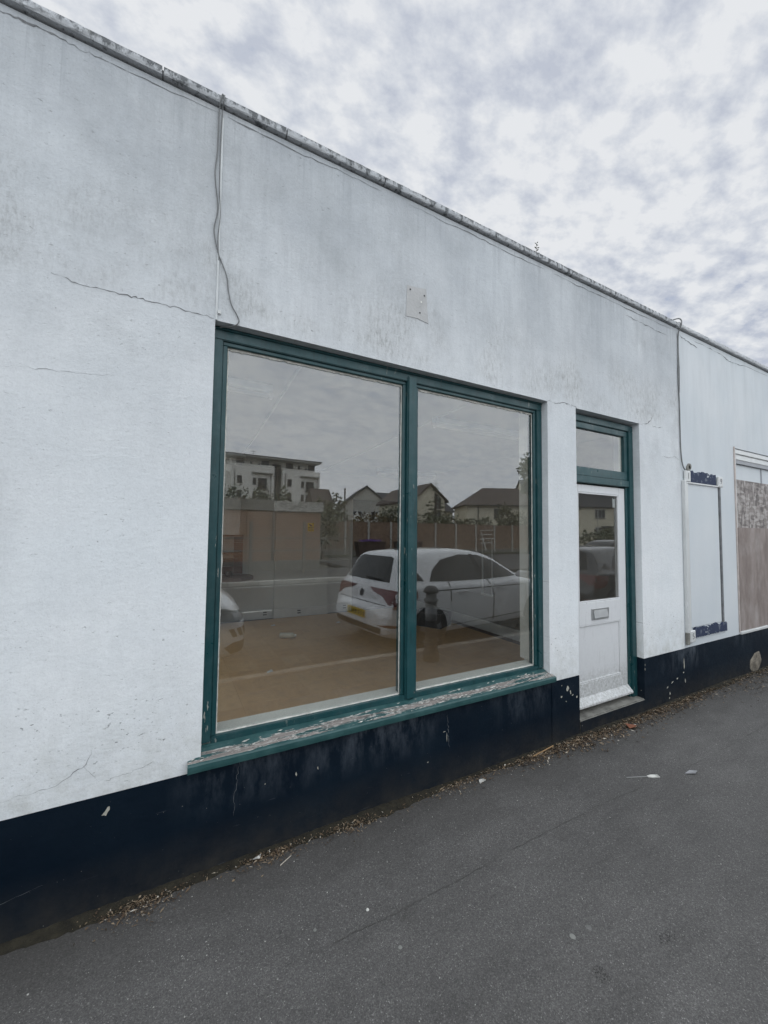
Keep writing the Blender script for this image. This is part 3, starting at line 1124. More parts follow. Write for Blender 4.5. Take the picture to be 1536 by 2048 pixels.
mb.box(3.095, 3.697, .106, .130, .340, .835)
mb.build('door_panel', DOORM, door)
mb = MB()
for a, b, c, d in ((3.1005, 3.6915, .820, .8295), (3.1005, 3.6915, .3455, .357), (3.680, 3.6915, .357, .820)):
    mb.box(a, b, .094, .106, c, d)
mb.build('panel_moulding', DOORM, door, bevel=.003)
mb = MB()
for a, b, c, d in ((3.1005, 3.6915, 1.972, 1.9845), (3.1005, 3.6915, 1.0225, 1.036), (3.679, 3.6915, 1.036, 1.972), (3.1005, 3.112, 1.036, 1.972)):
    mb.box(a, b, .0935, .110, c, d)
mb.build('glass_moulding', DOORM, door, bevel=.003)
mb = MB()
mb.box(3.098, 3.694, .112, .116, 1.02, 1.988)
mb.build('door_pane', GLASSD, door)
mb = MB()
mb.prism([(3.006, .090, .165), (3.006, .040, .168), (3.006, .040, .186), (3.006, .090, .235)], (.777, 0, 0))
mb.build('weather_bar', DOORM, door, bevel=.003)
# letter plate
mb = MB()
mb.box(3.262, 3.505, .084, .0915, .866, .965)
lp = mb.build('letter_plate', STEEL, door, bevel=.003)
mb = MB()
mb.prism([(3.285, .0838, .953), (3.285, .070, .884), (3.285, .078, .877), (3.285, .0838, .877)], (.195, 0, 0))
mb.build('letter_flap', STEEL, lp, bevel=.002)
mb = MB()
mb.prism([(3.636, .118, 1.96), (3.64, .118, 1.868), (3.69, .118, 1.872), (3.69, .118, 1.965), (3.66, .118, 1.945)], (0, .001, 0))
mb.build('paper_sticker', WHITEP, door)

# ------------------------------------------------------------------ inside the shop
fl = MB()
fl.box(-4.6, 4.35, .251, 4.9, .02, .100)
fl = struct(fl.build('floor', WOODD))


def m_parquet():
    m, t, b = new_mat('worn_wood_block')
    info = t.new('ShaderNodeObjectInfo')
    v = t.coords()
    grain = t.ramp(t.noise(t.coords((5, 34, 5)), 1, 6, .7), [(.3, 0.), (.7, 1.)])
    c = t.mix(grain, (.53, .325, .155), (.66, .43, .225))
    c = t.mix(t.mul(info.outputs['Random'], .32), c, (.74, .53, .31))
    c = t.mix(t.mul(t.ramp(t.noise(t.coords(kind='Generated'), 3, 5), [(.5, 0.), (.8, 1.)]), .35), c, (.22, .19, .16))
    t.put(b.inputs['Base Color'], c)
    b.inputs['Roughness'].default_value = .55
    b.inputs['Specular IOR Level'].default_value = .3
    return m


PARQ = m_parquet()
pb = MB()
pb.box(-.1492, .1492, -.1492, .1492, -.008, .0)
for k in range(1, 4):
    pass
p0 = pb.build('parquet_block', PARQ, fl, bevel=.0006)
first = True
rnd = random.Random(4)
for i in range(19):
    for j in range(15):
        x, y = -1.05 + i * .3, .43 + j * .3
        if x > 4.2 or (j > 11 and i < 4) or (i < 2 and j < 6):
            continue
        o = p0 if first else p0.copy()
        if not first:
            COL.objects.link(o)
        first = False
        o.location = (x, y, .112 + rnd.uniform(0, .0012))
        o.rotation_euler = (0, 0, (math.pi / 2) * ((i + j) % 2))
struct(slab('ceiling', -4.6, 4.6, .251, 5.0, 2.72, 2.80, ADDED_LIGHTS, CEIL))
bw = struct(wall_mesh('wall_back', -4.6, 4.62, .02, 2.719, 4.9, 5.02, [(3.11, 4.26, .02, 2.25)], INTW))
mb = MB()
mb.box(4.352, 4.60, .251, 4.899, .02, 2.719)
rw = struct(mb.build('wall_right', simple('shaded_side_wall_paint', (.30, .29, .27), .85, .08, 2)))  # colour darkened to stand in for the little light here
mb = MB()
mb.box(-4.85, -4.602, .251, 4.899, .02, 2.719)
struct(mb.build('wall_left', INTW))
mb = MB()
mb.box(1.62, 2.58, 4.815, 4.8985, .10, 2.719)
mb.build('pilaster', INTW, bw)
# skirtings with sockets
for a, b, y in ((-.5, 1.60, 4.875), (1.61, 2.59, 4.79), (2.60, 3.10, 4.875)):
    mb = MB()
    mb.box(a, b, y, y + .024, .113, .26)
    mb.build('skirting_board', WHITEP, bw, bevel=.004)
mb = MB()
mb.box(4.325, 4.3515, .27, 4.89, .113, .26)
mb.build('skirting_board', WHITEP, rw, bevel=.004)
for x, y in ((1.48, 4.87), (2.05, 4.785), (2.95, 4.87)):
    mb = MB()
    mb.box(x - .045, x + .045, y, y + .0045, .15, .235)
    so_ = mb.build('socket', WHITEP, bw)
    for dz in (.165, .205):
        mb = MB()
        mb.box(x - .03, x + .03, y - .003, y - .0002, dz, dz + .018)
        mb.build('socket_slot', BLACKP, so_)
mb = MB()
mb.box(2.60, 3.10, 4.885, 4.8985, .62, .65)
mb.box(1.0, 1.61, 4.885, 4.8985, .62, .65)
mb.build('dado_trunking', WHITEP, bw)
# unlit back room
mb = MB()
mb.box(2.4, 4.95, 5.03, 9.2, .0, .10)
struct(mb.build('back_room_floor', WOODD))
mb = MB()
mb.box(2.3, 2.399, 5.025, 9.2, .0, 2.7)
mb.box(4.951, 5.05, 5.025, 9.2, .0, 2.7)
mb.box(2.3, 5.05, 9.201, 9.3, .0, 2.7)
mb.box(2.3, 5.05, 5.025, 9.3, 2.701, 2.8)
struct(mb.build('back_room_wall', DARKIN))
# conduits on the side wall
cd = empty('wall_conduit', 'pair of white conduits on the inner side wall of the shop', 'conduit', (4.34, 2.53, .68))
for dy in (-.105, .105):
    mb = MB()
    mb.tube([(0, dy, 0), (0, dy, .84)], .014, 8)
    mb.build('pipe', WHITEP, cd, smooth=True)
mb = MB()
mb.box(-.02, .008, -.13, .13, -.03, .0)
mb.build('box', WHITEP, cd, bevel=.004)

# fluorescent battens and conduit on the ceiling
bt = empty('strip_light', 'unlit strip light on the ceiling at the left edge of the window', 'light', (.05, .91, 2.72), 0, 'unlit strip lights on the shop ceiling')
mb = MB()
mb.box(-.6, .6, -.035, .035, -.055, -.001)
mb.build('housing', HOUS, bt, bevel=.005)
mb = MB()
mb.tube([(-.58, 0, -.078), (.58, 0, -.078)], .0165, 10)
mb.build('lamp_tube', simple('unlit_white_tube', (.75, .76, .76), .25, .03), bt, smooth=True)
for s in (-1, 1):
    mb = MB()
    mb.box(s * .592 - .012, s * .592 + .012, -.02, .02, -.10, -.0555)
    mb.build('lamp_holder', WHITEP, bt)
for x, y, lab in ((2.78, .94, 'unlit strip light on the ceiling high in the right pane'), (3.75, 3.95, 'unlit strip light deep in the room behind the mullion'), (.33, 3.87, 'unlit strip light at the back above the kitchen units')):
    c = copy_tree(bt)
    c.location = (x, y, 2.72)
    c['label'] = lab
CW = simple('painted_conduit', (.40, .42, .43), .6, .1)
for x, y0, y1, lab in ((.72, .30, 4.8, 'thin conduit running back across the ceiling in the left pane'), (2.18, .30, 4.8, 'thin conduit on the ceiling leading to the right strip light')):
    mb = MB()
    mb.tube([(x, y0, 2.708), (x + .12, (y0 + y1) / 2, 2.708), (x + .2, y1, 2.708)], .011, 8)
    tag(mb.build('ceiling_conduit', CW, smooth=True), lab, 'conduit', 'conduits on the shop ceiling')

# kitchen units at the back on the left
kt = empty('kitchen_unit', 'kitchen counter with dark worktop against the back wall', 'counter', (.2, 4.6, .1))
mb = MB()
mb.box(-1.5, .80, -.28, .298, .72, .76 + .02)
mb.prism([(.80, -.28, .72), (1.02, -.02, .72), (1.02, .27, .72), (.80, .298, .72)], (0, 0, .06))
mb.build('worktop', WOODD, kt)
for x0 in (-1.45, -.83, -.21):
    mb = MB()
    mb.box(x0, x0 + .6, -.25, .29, .10, .715)
    c = mb.build('cupboard', simple('grey_cupboard', (.28, .28, .27), .5) if x0 == -1.45 else bpy.data.materials['grey_cupboard'], kt, bevel=.003)
TILES = [simple('tile_maroon', (.13, .045, .04), .25), simple('tile_brown', (.17, .095, .07), .25), simple('tile_dark', (.07, .05, .045), .25)]
for i in range(8):
    for j in range(5):
        mb = MB()
        x = -.30 + i * .15
        if j > 1 and i < 7:
            continue
        mb.box(x, x + .146, .286, .2975, .79 + j * .13, .79 + j * .13 + .126)
        mb.build('splash_tile', TILES[(i * 3 + j * 5 + (i * j) % 2) % 3], kt, bevel=.002)
sh = empty('wall_cupboard', 'white wall cupboard with open shelf above the kitchen counter', 'cupboard', (.1, 4.72, 1.24))
mb = MB()
mb.box(-1.2, .89, -.13, .178, .30, .92)
mb.build('carcass', WHITEP, sh, bevel=.004)
mb = MB()
mb.box(-1.2, .92, -.13, .178, .26, .298)
mb.box(-1.2, .92, -.13, .178, -.02, .015)
mb.build('shelf', WOODD, sh)
for i, (x, r, hh) in enumerate(((.56, .05, .10), (.75, .055, .085))):
    mb = MB()
    mb.lathe([(r * .7, 0), (r, .02), (r * .9, hh * .8), (r * .6, hh)], (.1 + x, 4.62, .8805), seg=16)
    tag(mb.build('pot', TILES[2], smooth=True), ('small dark pot left of its twin on the kitchen counter', 'small dark squat pot near the end of the kitchen counter')[i], 'pot')

# things left on the floor
mb = MB()
z0 = .115
for dx0, dx1, dy0, dy1 in ((-.2, .2, -.26, -.245), (-.2, .2, .245, .26), (-.2, -.185, -.245, .245), (.185, .2, -.245, .245)):
    mb.box(dx0, dx1, dy0, dy1, 0, .22)
mb.box(-.185, .185, -.245, .245, 0, .012)
o = mb.build('crate', BLACKP)
o.location = (3.80, 3.25, z0)
o.rotation_euler = (0, 0, R(28))
tag(o, 'open black plastic crate on the wood floor near the side wall', 'crate')
BOT = simple('pale_cloudy_plastic', (.48, .45, .36), .3, .15)
bo = empty('plastic_bottle', 'empty plastic bottle lying on the brown wood floor', 'bottle', (1.51, 3.44, .155), R(-26))
mb = MB()
mb.tube([(-.12, 0, 0), (-.10, 0, 0), (.03, 0, 0), (.06, 0, 0)], .038, 14)
mb.tube([(.06, 0, 0), (.085, 0, 0)], .036, 14, .018)
mb.build('body', BOT, bo, smooth=True)
mb = MB()
mb.tube([(.086, 0, 0), (.105, 0, 0)], .017, 12)
mb.build('cap', WHITEP, bo)
for i, (x, y, lab) in enumerate(((1.45, 4.25, 'small white paper scrap on the shop floor beyond the bottle'), (2.45, 4.0, 'pale paper scrap on the shop floor right of the bottle'), (.95, 2.2, 'tiny paper scrap on the shop floor nearest the window'))):
    mb = MB()
    mb.prism([(x, y, .1172), (x + .07, y + .01, .1172), (x + .06, y + .05, .13), (x + .01, y + .04, .1172)], (0, 0, .002))
    tag(mb.build('paper_scrap', PUTTY), lab, 'paper')

# ------------------------------------------------------------------ cables on the front
def cable(pts, r, m, label, name='cable'):
    mb = MB()
    fine = []
    n = len(pts)
    for i in range(n - 1):
        p0_, p1, p2, p3 = (Vector(pts[max(0, i - 1)]), Vector(pts[i]), Vector(pts[i + 1]), Vector(pts[min(n - 1, i + 2)]))
        for k in range(6):
            f = k / 6
            fine.append(.5 * ((2 * p1) + (-p0_ + p2) * f + (2 * p0_ - 5 * p1 + 4 * p2 - p3) * f * f + (-p0_ + 3 * p1 - 3 * p2 + p3) * f ** 3))
    fine.append(Vector(pts[-1]))
    mb.tube(fine, r, 7)
    return tag(mb.build(name, m, smooth=True), label, 'cable')


cable([(.17, .10, 3.850), (.168, -.01, 3.849), (.160, -.030, 3.83), (.155, -.030, 3.795), (.151, -.010, 3.75), (.150, -.006, 3.56), (.142, -.007, 3.42), (.160, -.006, 3.25), (.146, -.007, 3.13), (.168, -.006, 3.02), (.182, -.006, 2.985), (.212, -.007, 2.91), (.222, -.006, 2.84), (.238, -.007, 2.77), (.268, -.006, 2.72), (.277, -.008, 2.690), (.262, -.004, 2.668), (.230, .02, 2.662), (.20, .045, 2.664), (.182, .065, 2.655)],
      .0030, GREYC, 'slack grey cable looping down to the window corner')
cable([(.176, .10, 3.850), (.175, -.01, 3.848), (.171, -.029, 3.83), (.169, -.029, 3.795), (.166, -.009, 3.75), (.164, -.005, 3.50), (.166, -.005, 3.35), (.172, -.0055, 3.22), (.166, -.005, 3.10), (.173, -.005, 2.98)],
      .0026, GREYC, 'short straight grey cable beside the slack one')
mb = MB()
mb.box(.1655, .1755, -.006, -.0005, 2.672, 3.74)
tk = tag(mb.build('cable_trunking', simple('white_trunking', (.58, .60, .60), .5, .1), bevel=.001), 'thin white vertical trunking strip above the window corner', 'trunking')
mb = MB()
mb.box(.176, .190, -.012, -.0005, 2.705, 2.722)
mb.build('clip', WHITEP, tk)
cable([(4.50, .12, 3.852), (4.56, .02, 3.87), (4.618, -.02, 3.885), (4.640, -.035, 3.86), (4.633, -.035, 3.81), (4.622, -.02, 3.765), (4.618, -.009, 3.70), (4.614, -.009, 3.5), (4.604, -.009, 3.25), (4.612, -.009, 3.0), (4.612, -.009, 2.76), (4.616, -.009, 2.5), (4.632, -.012, 2.36), (4.67, -.015, 2.30), (4.73, -.015, 2.285)],
      .0062, GREYC, 'dark cable hanging from the coping down to the notice frame')
cable([(4.63, .05, 3.852), (4.632, -.02, 3.848), (4.634, -.03, 3.80), (4.628, -.012, 3.74), (4.626, -.007, 3.55), (4.634, -.007, 3.35), (4.624, -.007, 3.1)],
      .0032, GREYC, 'thin short cable at the joint between the two shop fronts')

# ------------------------------------------------------------------ the neighbouring front
nb = empty('neighbouring_shop', 'paler boarded-up shop front to the right of the cable joint', 'shop')
wall_mesh('wall', 4.617, 14, .476, 3.785, .004, .25, [(5.86, 7.90, .495, 2.66)], WALL2, nb)
mb = MB()
mb.box(4.617, 14, .0015, .25, -.05, .474)
mb.build('plinth', PLINTH, nb)
jn = [4.632, 5.23, 5.83, 6.44, 7.04, 7.64, 8.25, 9.0]
for i, (a, b) in enumerate(zip(jn, jn[1:])):
    coping(a + .003, b - .003, COPE2, nb, 40 + i)
mb = MB()
mb.box(9.0, 14, -.022, .29, 3.799, 3.838)
mb.build('coping_run', COPE2, nb, bevel=.01)
mb = MB()
mb.box(4.617, 14, .010, .24, 3.7855, 3.7955)
mb.build('bed_joint', bpy.data.materials['dirty_mortar'], nb)
mb = MB()
mb.box(4.617, 14, .251, 6, 3.2, 3.4)
mb.build('roof', CONC, nb)
for pts, wid in (([(4.66, 3.728), (4.834, 3.706), (5.049, 3.68)], .016), ([(4.9, 3.745), (5.3, 3.742), (5.6, 3.735), (5.8, 3.70), (6.0, 3.705), (6.3, 3.73), (6.9, 3.74)], .012)):
    ribbon('crack', pts, wid, .0026, CRACK, nb)
# boarded window
mb = MB()
mb.box(5.862, 5.905, .005, .16, .50, 2.655)
mb.box(5.905, 7.89, .012, .16, 2.60, 2.655)
mb.box(5.905, 7.89, .025, .16, 2.535, 2.598)
bf = mb.build('window_frame', WHITEP, nb, bevel=.004)
mb = MB()
mb.box(5.905, 7.89, .03, .16, 2.49, 2.533)
mb.build('shutter_slot', simple('grey_aluminium', (.30, .31, .33), .5), bf)
mb = MB()
mb.box(5.906, 7.89, .055, .07, 2.28, 2.488)
mb.build('fascia_panel', WALL2, bf)
mb = MB()
mb.box(6.735, 6.752, .045, .0545, 2.28, 2.488)
mb.build('panel_bar', bpy.data.materials['grey_aluminium'], bf)
mb = MB()
mb.box(5.907, 7.885, .016, .034, 1.715, 2.29)
mb.build('strand_board', OSB, bf, bevel=.001)
mb = MB()
mb.box(5.880, 7.885, -.004, .014, .512, 1.713)
mb.build('plywood_sheet', PLY, bf, bevel=.001)
mb = MB()
mb.box(5.845, 7.9, -.022, .05, .478, .509)
mb.build('sill', WHITEP, bf, bevel=.004)
mb = MB()
mb.box(5.838, 5.8605, -.006, .0035, .50, 2.672)
mb.build('cover_strip', simple('pinkish_bare_batten', (.48, .42, .39), .8, .2, 9), bf)
# exposed stone at the plinth foot
bm = bmesh.new()
bmesh.ops.create_icosphere(bm, subdivisions=3, radius=1)
for v in bm.verts:
    k = 1 + .25 * mnoise.noise(v.co * 1.7) + .1 * mnoise.noise(v.co * 5)
    v.co = Vector((6.25 + v.co.x * .16 * k, .004 + v.co.y * .022 * k, .11 + v.co.z * .105 * k + .3 * .1 * v.co.x))
me = bpy.data.meshes.new('exposed_rubble')
bm.to_mesh(me)
bm.free()
link('exposed_rubble', me, simple('stained_rubble', (.20, .175, .14), .95, .4, 14, .6), nb)

# ------------------------------------------------------------------ stripped notice frame
nf = empty('notice_frame', 'battered empty notice frame with navy remnants left of the boarded window', 'frame', (4.62, 0, .53))
mb = MB()
mb.box(.015, .045, -.030, .0035, .10, 1.655)
mb.box(.062, .105, -.018, .0035, .12, 1.655)
mb.build('left_batten', WHITEP, nf, bevel=.003)
mb = MB()
mb.box(.047, .060, -.008, .0035, .10, 1.655)
mb.build('batten_gap', simple('weathered_bare_wood', (.24, .20, .17), .9, .3, 9), nf)
mb = MB()
mb.box(.80, .83, -.012, .0035, .12, 1.64)
mb.build('right_slot', simple('grimy_slot', (.16, .165, .17), .9, .3, 14), nf)
mb = MB()
mb.box(.832, .90, -.014, .0035, .11, 1.62)
mb.build('right_batten', WALL2, nf, bevel=.003)
mb = MB()
mb.box(.13, .78, -.006, .0035, .14, 1.64)
mb.build('backing_board', WALL2, nf, bevel=.002)


def ragged_bar(name, x0, x1, z0, z1, seed, m, top=.02, bot=.004):
    rnd = random.Random(seed)
    n = 34
    pts = []
    for i in range(n + 1):
        pts.append((x0 + (x1 - x0) * i / n, -.016, z0 + rnd.uniform(-bot, bot)))
    for i in range(n, -1, -1):
        f = i / n
        pts.append((x0 + (x1 - x0) * f, -.016, z1 + rnd.uniform(-.35, .35) * top + top * mnoise.noise(Vector((f * 7, seed, 0)))))
    m_ = MB()
    m_.prism(pts, (0, .018, 0))
    return m_.build(name, m, nf)


def m_scuff():
    m, t, b = new_mat('scuffed_navy_board')
    v = t.coords((1, 1, 1), (0, R(35), 0))
    n = t.noise(t.coords((9, 1, 14), (0, R(40), 0)), 1, 6, .7)
    col = t.mix(t.ramp(n, [(.60, 0.), (.64, 1.)]), (.02, .033, .075), (.55, .58, .60))
    t.put(b.inputs['Base Color'], t.mix(t.ramp(t.noise(v, 14, 4), [(.58, 0.), (.64, 1.)]), col, (.12, .14, .18)))
    b.inputs['Roughness'].default_value = .8
    return m


SCUFF = m_scuff()
ragged_bar('top_board', .17, .72, 1.645, 1.755, 3, SCUFF, .03)
ragged_bar('bottom_board', .17, .88, .035, .125, 7, SCUFF, .03)
mb = MB()
mb.box(.06, .86, -.020, .0, 1.628, 1.642)
mb.build('top_rail', WHITEP, nf)


def text_mesh(body, size, loc, m, parent, name):
    cu = bpy.data.curves.new('glyph', 'FONT')
    cu.body = body
    cu.size = size
    cu.extrude = .0006
    cu.align_x = 'CENTER'
    cu.align_y = 'CENTER'
    ob = bpy.data.objects.new('glyph', cu)
    COL.objects.link(ob)
    me = bpy.data.meshes.new_from_object(ob.evaluated_get(bpy.context.evaluated_depsgraph_get()))
    bpy.data.objects.remove(ob)
    o = link(name, me, m, parent)
    o.location = loc
    o.rotation_euler = (R(90), 0, 0)
    return o


for x, z, ch in ((.10, 1.70, '1'), (.815, 1.69, '9'), (.115, .055, '5')):
    mb = MB()
    mb.box(x - .05, x + .05, -.026, -.0, z - .06, z + .06)
    pl_ = mb.build('corner_plate', WHITEP, nf, bevel=.008)
    text_mesh(ch, .085, (x, -.0272, z), CRACK, pl_, 'figure')
mb = MB()
for a in ((x_, z_) for x_, z_ in ((.15, 1.77), (.17, 1.79))):
    mb.lathe([(.03, -.012), (.035, .002)], (a[0], 0, a[1] + .02), 'Y', 12)
mb.build('mortar_dab', CONC, nf)
mb = MB()
mb.box(.01, .045, -.028, .0, -.02, .098)
mb.build('batten_foot', CONC, nf, bevel=.004)

# ------------------------------------------------------------------ debris along the foot of the wall
def litter():
    rnd = random.Random(21)
    vs_, fs_ = [], []
    clumps = [(-.05, .08, .05), (.5, .09, .035), (.95, .1, .035), (1.7, .12, .045), (2.3, .2, .05), (2.6, .2, .055), (2.9, .2, .06), (3.1, .2, .075), (3.3, .2, .08), (3.6, .25, .075), (3.9, .2, .06), (4.1, .25, .06), (4.35, .25, .06), (4.7, .3, .06), (5.6, .4, .13), (6.1, .4, .14), (6.6, .5, .12)]
    for i in range(10500):
        if rnd.random() < .16:
            x = rnd.uniform(-.3, 7.5)
            y = -.02 - abs(rnd.gauss(0, .035))
        else:
            c = rnd.choice(clumps)
            x = rnd.gauss(c[0], c[1])
            y = -.03 - abs(rnd.gauss(0, c[2]))
        s = rnd.choice([.0022, .003, .004, .005, .007]) * (1 if x < 2.2 else 1.5)
        ln = s * rnd.choice([1, 1.5, 2.5, 4.5])
        a = rnd.uniform(0, math.pi)
        z = .003 + abs(rnd.gauss(0, .008)) * max(0, 1 - abs(y + .03) / .12)
        d = Vector((math.cos(a) * ln, math.sin(a) * ln, rnd.uniform(-.3, .3) * s))
        e = Vector((-math.sin(a) * s * .5, math.cos(a) * s * .5, rnd.uniform(-.3, .3) * s))
        c = Vector((x, min(y, -.006), z + .002))
        k = len(vs_)
        h = Vector((0, 0, s * rnd.uniform(.1, .5)))
        vs_ += [tuple(c - d * .5), tuple(c + e + h), tuple(c + d * .5), tuple(c - e + h * .3)]
        vs_ = vs_
        fs_ += [(k, k + 1, k + 2), (k, k + 2, k + 3)]
    vs_ = [(x, min(y, -.0045), max(z, .0012)) for x, y, z in vs_]
    o = raw('leaf_litter', vs_, fs_, LITTER)
    tag(o, 'dead leaves and straw collected along the foot of the wall', 'litter', kind='stuff')
    # moss bank tucked against the plinth
    bm = bmesh.new()
    n = 520
    rows = []
    for i in range(n + 1):
        x = -.7 + 8.2 * i / n
        amp = max(0, .5 + 1.0 * mnoise.noise(Vector((x * 1.4, 2, 0)))) * (1 if x > -.2 else max(.25, 1 + (x + .2) * 1.4))
        wdt = .022 + .055 * amp + .015 * mnoise.noise(Vector((x * 16, 0, 3))) + .008 * mnoise.noise(Vector((x * 60, 0, 3)))
        hgt = .008 + .016 * amp + .006 * mnoise.noise(Vector((x * 30, 1, 3)))
        yb = -.003
        row = []
        for f, g in ((0, 1), (.25, .95), (.5, .7), (.75, .4), (1, .0)):
            j = mnoise.noise(Vector((x * 70, f * 9, 5))) * .005
            row.append(bm.verts.new((x, yb - f * max(.01, wdt), max(.0006, g * max(.004, hgt) + (j if 0 < f < 1 else 0)))))
        rows.append(row)
    for a, b in zip(rows, rows[1:]):
        for j in range(4):
            bm.faces.new((a[j], a[j + 1], b[j + 1], b[j]))
    bmesh.ops.recalc_face_normals(bm, faces=bm.faces)
    me = bpy.data.meshes.new('moss_bank')
    bm.to_mesh(me)
    bm.free()
    o = link('moss_bank', me, MOSS)
    tag(o, 'dark moss and dirt banked against the navy plinth', 'moss', kind='stuff')
    # grit scattered over the tarmac
    vs_, fs_ = [], []
    for i in range(420):
        x, y = rnd.uniform(-.4, 6), -.1 - abs(rnd.gauss(0, .55))
        if y < -2.1:
            continue
        s = rnd.choice([.0018, .002, .0026, .0034])
        k = len(vs_)
        a = rnd.uniform(0, 6)
        for q_ in range(4):
            vs_.append((x + math.cos(a + q_ * 1.57) * s * rnd.uniform(.5, 1.3), y + math.sin(a + q_ * 1.57) * s * rnd.uniform(.5, 1.3), .0008))
        vs_.append((x, y, .0008 + s * .8))
        fs_ += [(k, k + 1, k + 4), (k + 1, k + 2, k + 4), (k + 2, k + 3, k + 4), (k + 3, k, k + 4)]
    o = raw('grit', vs_, fs_, simple('pale_grit', (.40, .39, .36), .9, .3, 90))
    tag(o, 'pale grit scattered over the tarmac', 'grit', kind='stuff')


litter()


def bit(name, pts, z, label, cat, m, h=.003, lift=0.):
    mb = MB()
    n = len(pts)
    mb.prism([(x, y, z + (lift if i % 3 == 1 else 0)) for i, (x, y) in enumerate(pts)], (0, 0, h))
    return tag(mb.build(name, m), label, cat)


SCRAPW = simple('dirty_white_scrap', (.62, .61, .57), .8, .12, 20)
fk_ = empty('plastic_fork', 'pale broken plastic fork lying on the tarmac below the door', 'fork', (2.825, -.543, .0006), R(-23))
mb = MB()
mb.box(-.105, .045, -.004, .004, 0, .004)
mb.build('handle', simple('grey_plastic', (.22, .22, .21), .5), fk_, bevel=.001)
mb = MB()
mb.prism([(.045, -.006, 0), (.075, -.014, 0), (.105, -.013, 0), (.105, .013, 0), (.075, .014, 0), (.045, .006, 0)], (0, 0, .005))
mb.build('fork_head', SCRAPW, fk_)
for dy in (-.011, 0, .011):
    mb = MB()
    mb.box(.1055, .125, dy - .002, dy + .002, 0, .004)
    mb.build('tine', SCRAPW, fk_)
bit('paper_scrap', [(1.815, -.10), (1.86, -.105), (1.875, -.075), (1.835, -.065)], .002, 'small white paper scrap at the edge of the leaf litter below the sill', 'paper', SCRAPW, .003, .012)
bit('paper_scrap', [(3.13, -.66), (3.18, -.70), (3.24, -.685), (3.20, -.655)], .0012, 'grey crumpled wrapper scrap on the tarmac beyond the fork', 'wrapper', simple('grey_wrapper', (.30, .30, .31), .4), .003, .008)
bit('wood_splinter', [(.523, -.133), (.586, -.098), (.588, -.094), (.524, -.128)], .002, 'pale wood splinter on the tarmac left of the sill middle', 'stick', simple('pale_wood', (.50, .45, .38), .8), .003)
bit('paper_scrap', [(.41, -.045), (.435, -.05), (.452, -.03), (.442, -.055), (.425, -.06)], .012, 'crumpled white flake of paint near the wood splinter', 'paint flake', SCRAPW, .003, .01)
bit('reed_stalk', [(2.352, -.065), (2.60, -.035), (2.602, -.029), (2.354, -.058)], .018, 'long tan reed stalk lying on the litter near the door pier', 'stalk', simple('tan_reed', (.38, .24, .12), .8), .004)
bit('dead_leaf', [(3.40, -.14), (3.45, -.165), (3.51, -.13), (3.47, -.085), (3.42, -.09)], .016, 'reddish brown dead leaf on the tarmac in front of the step', 'leaf', simple('red_brown_leaf', (.20, .075, .04), .8), .002, .015)
for i, (x, y, r, lab) in enumerate(((.80, -.525, .007, 'single white pebble on the tarmac just left of the seam'), (.845, -.722, .008, 'small pale gum spot near the bottom edge'), (.573, -.503, .007, 'pale gum spot on the tarmac below the left pane'), (1.481, -1.01, .012, 'flat round grey gum spot on the near tarmac'))):
    mb = MB()
    mb.lathe([(r, .0006), (r * .9, .0018), (r * .4, .0026 if i else .006)], (x, y, 0), seg=11)
    tag(mb.build('pebble' if i == 0 else 'gum_spot', SCRAPW if i == 0 else simple('grey_gum', (.21, .21, .195), .9) if i == 1 else bpy.data.materials['grey_gum']), lab, 'pebble' if i == 0 else 'gum')
# oily stains, flat blots with their own ragged outline
OIL = simple('dark_oil_stain', (.046, .044, .042), .9, .4, 60)
for i, (x, y, rx, ry, lab) in enumerate(((1.82, -1.19, .05, .02, 'long dark stain on the near tarmac at lower right'), (1.45, -1.15, .028, .03, 'round dark stain on the near tarmac below the long one'))):
    rnd = random.Random(i + 2)
    mb = MB()
    for k in range(60):
        a, r = rnd.uniform(0, 6.28), rnd.random() ** .6
        px, py, s = x + math.cos(a) * r * rx, y + math.sin(a) * r * ry, rnd.uniform(.0015, .0042)
        mb.poly([(px + s * math.cos(q_) * rnd.uniform(.5, 1), py + s * math.sin(q_) * rnd.uniform(.5, 1), .0009 + k * .00001) for q_ in (0, 1.2, 2.5, 3.8, 5)])
    mb.build('stain', OIL, pav, fix=False)

# weed growing out of the coping
wd = empty('weed', 'tiny weed sprouting from the coping against the sky', 'weed', (2.505, .01, 3.838))
mb = MB()
mb.tube([(0, 0, -.005), (.002, -.002, .05), (.006, -.005, .10)], .0022, 6, .001)
mb.build('stem', BARK, wd)
rnd = random.Random(8)
for i in range(11):
    z = .02 + i * .0085
    a = i * 2.4
    ln = .038 - i * .0018
    d = Vector((math.cos(a), math.sin(a) * .5, .35)) * ln
    e = Vector((-math.sin(a), math.cos(a), 0)) * .006
    c = Vector((.004, -.003, z))
    raw('leaf', [tuple(c), tuple(c + d * .5 + e), tuple(c + d), tuple(c + d * .5 - e + Vector((0, 0, .003)))], [(0, 1, 2), (0, 2, 3)], LEAFG, wd)

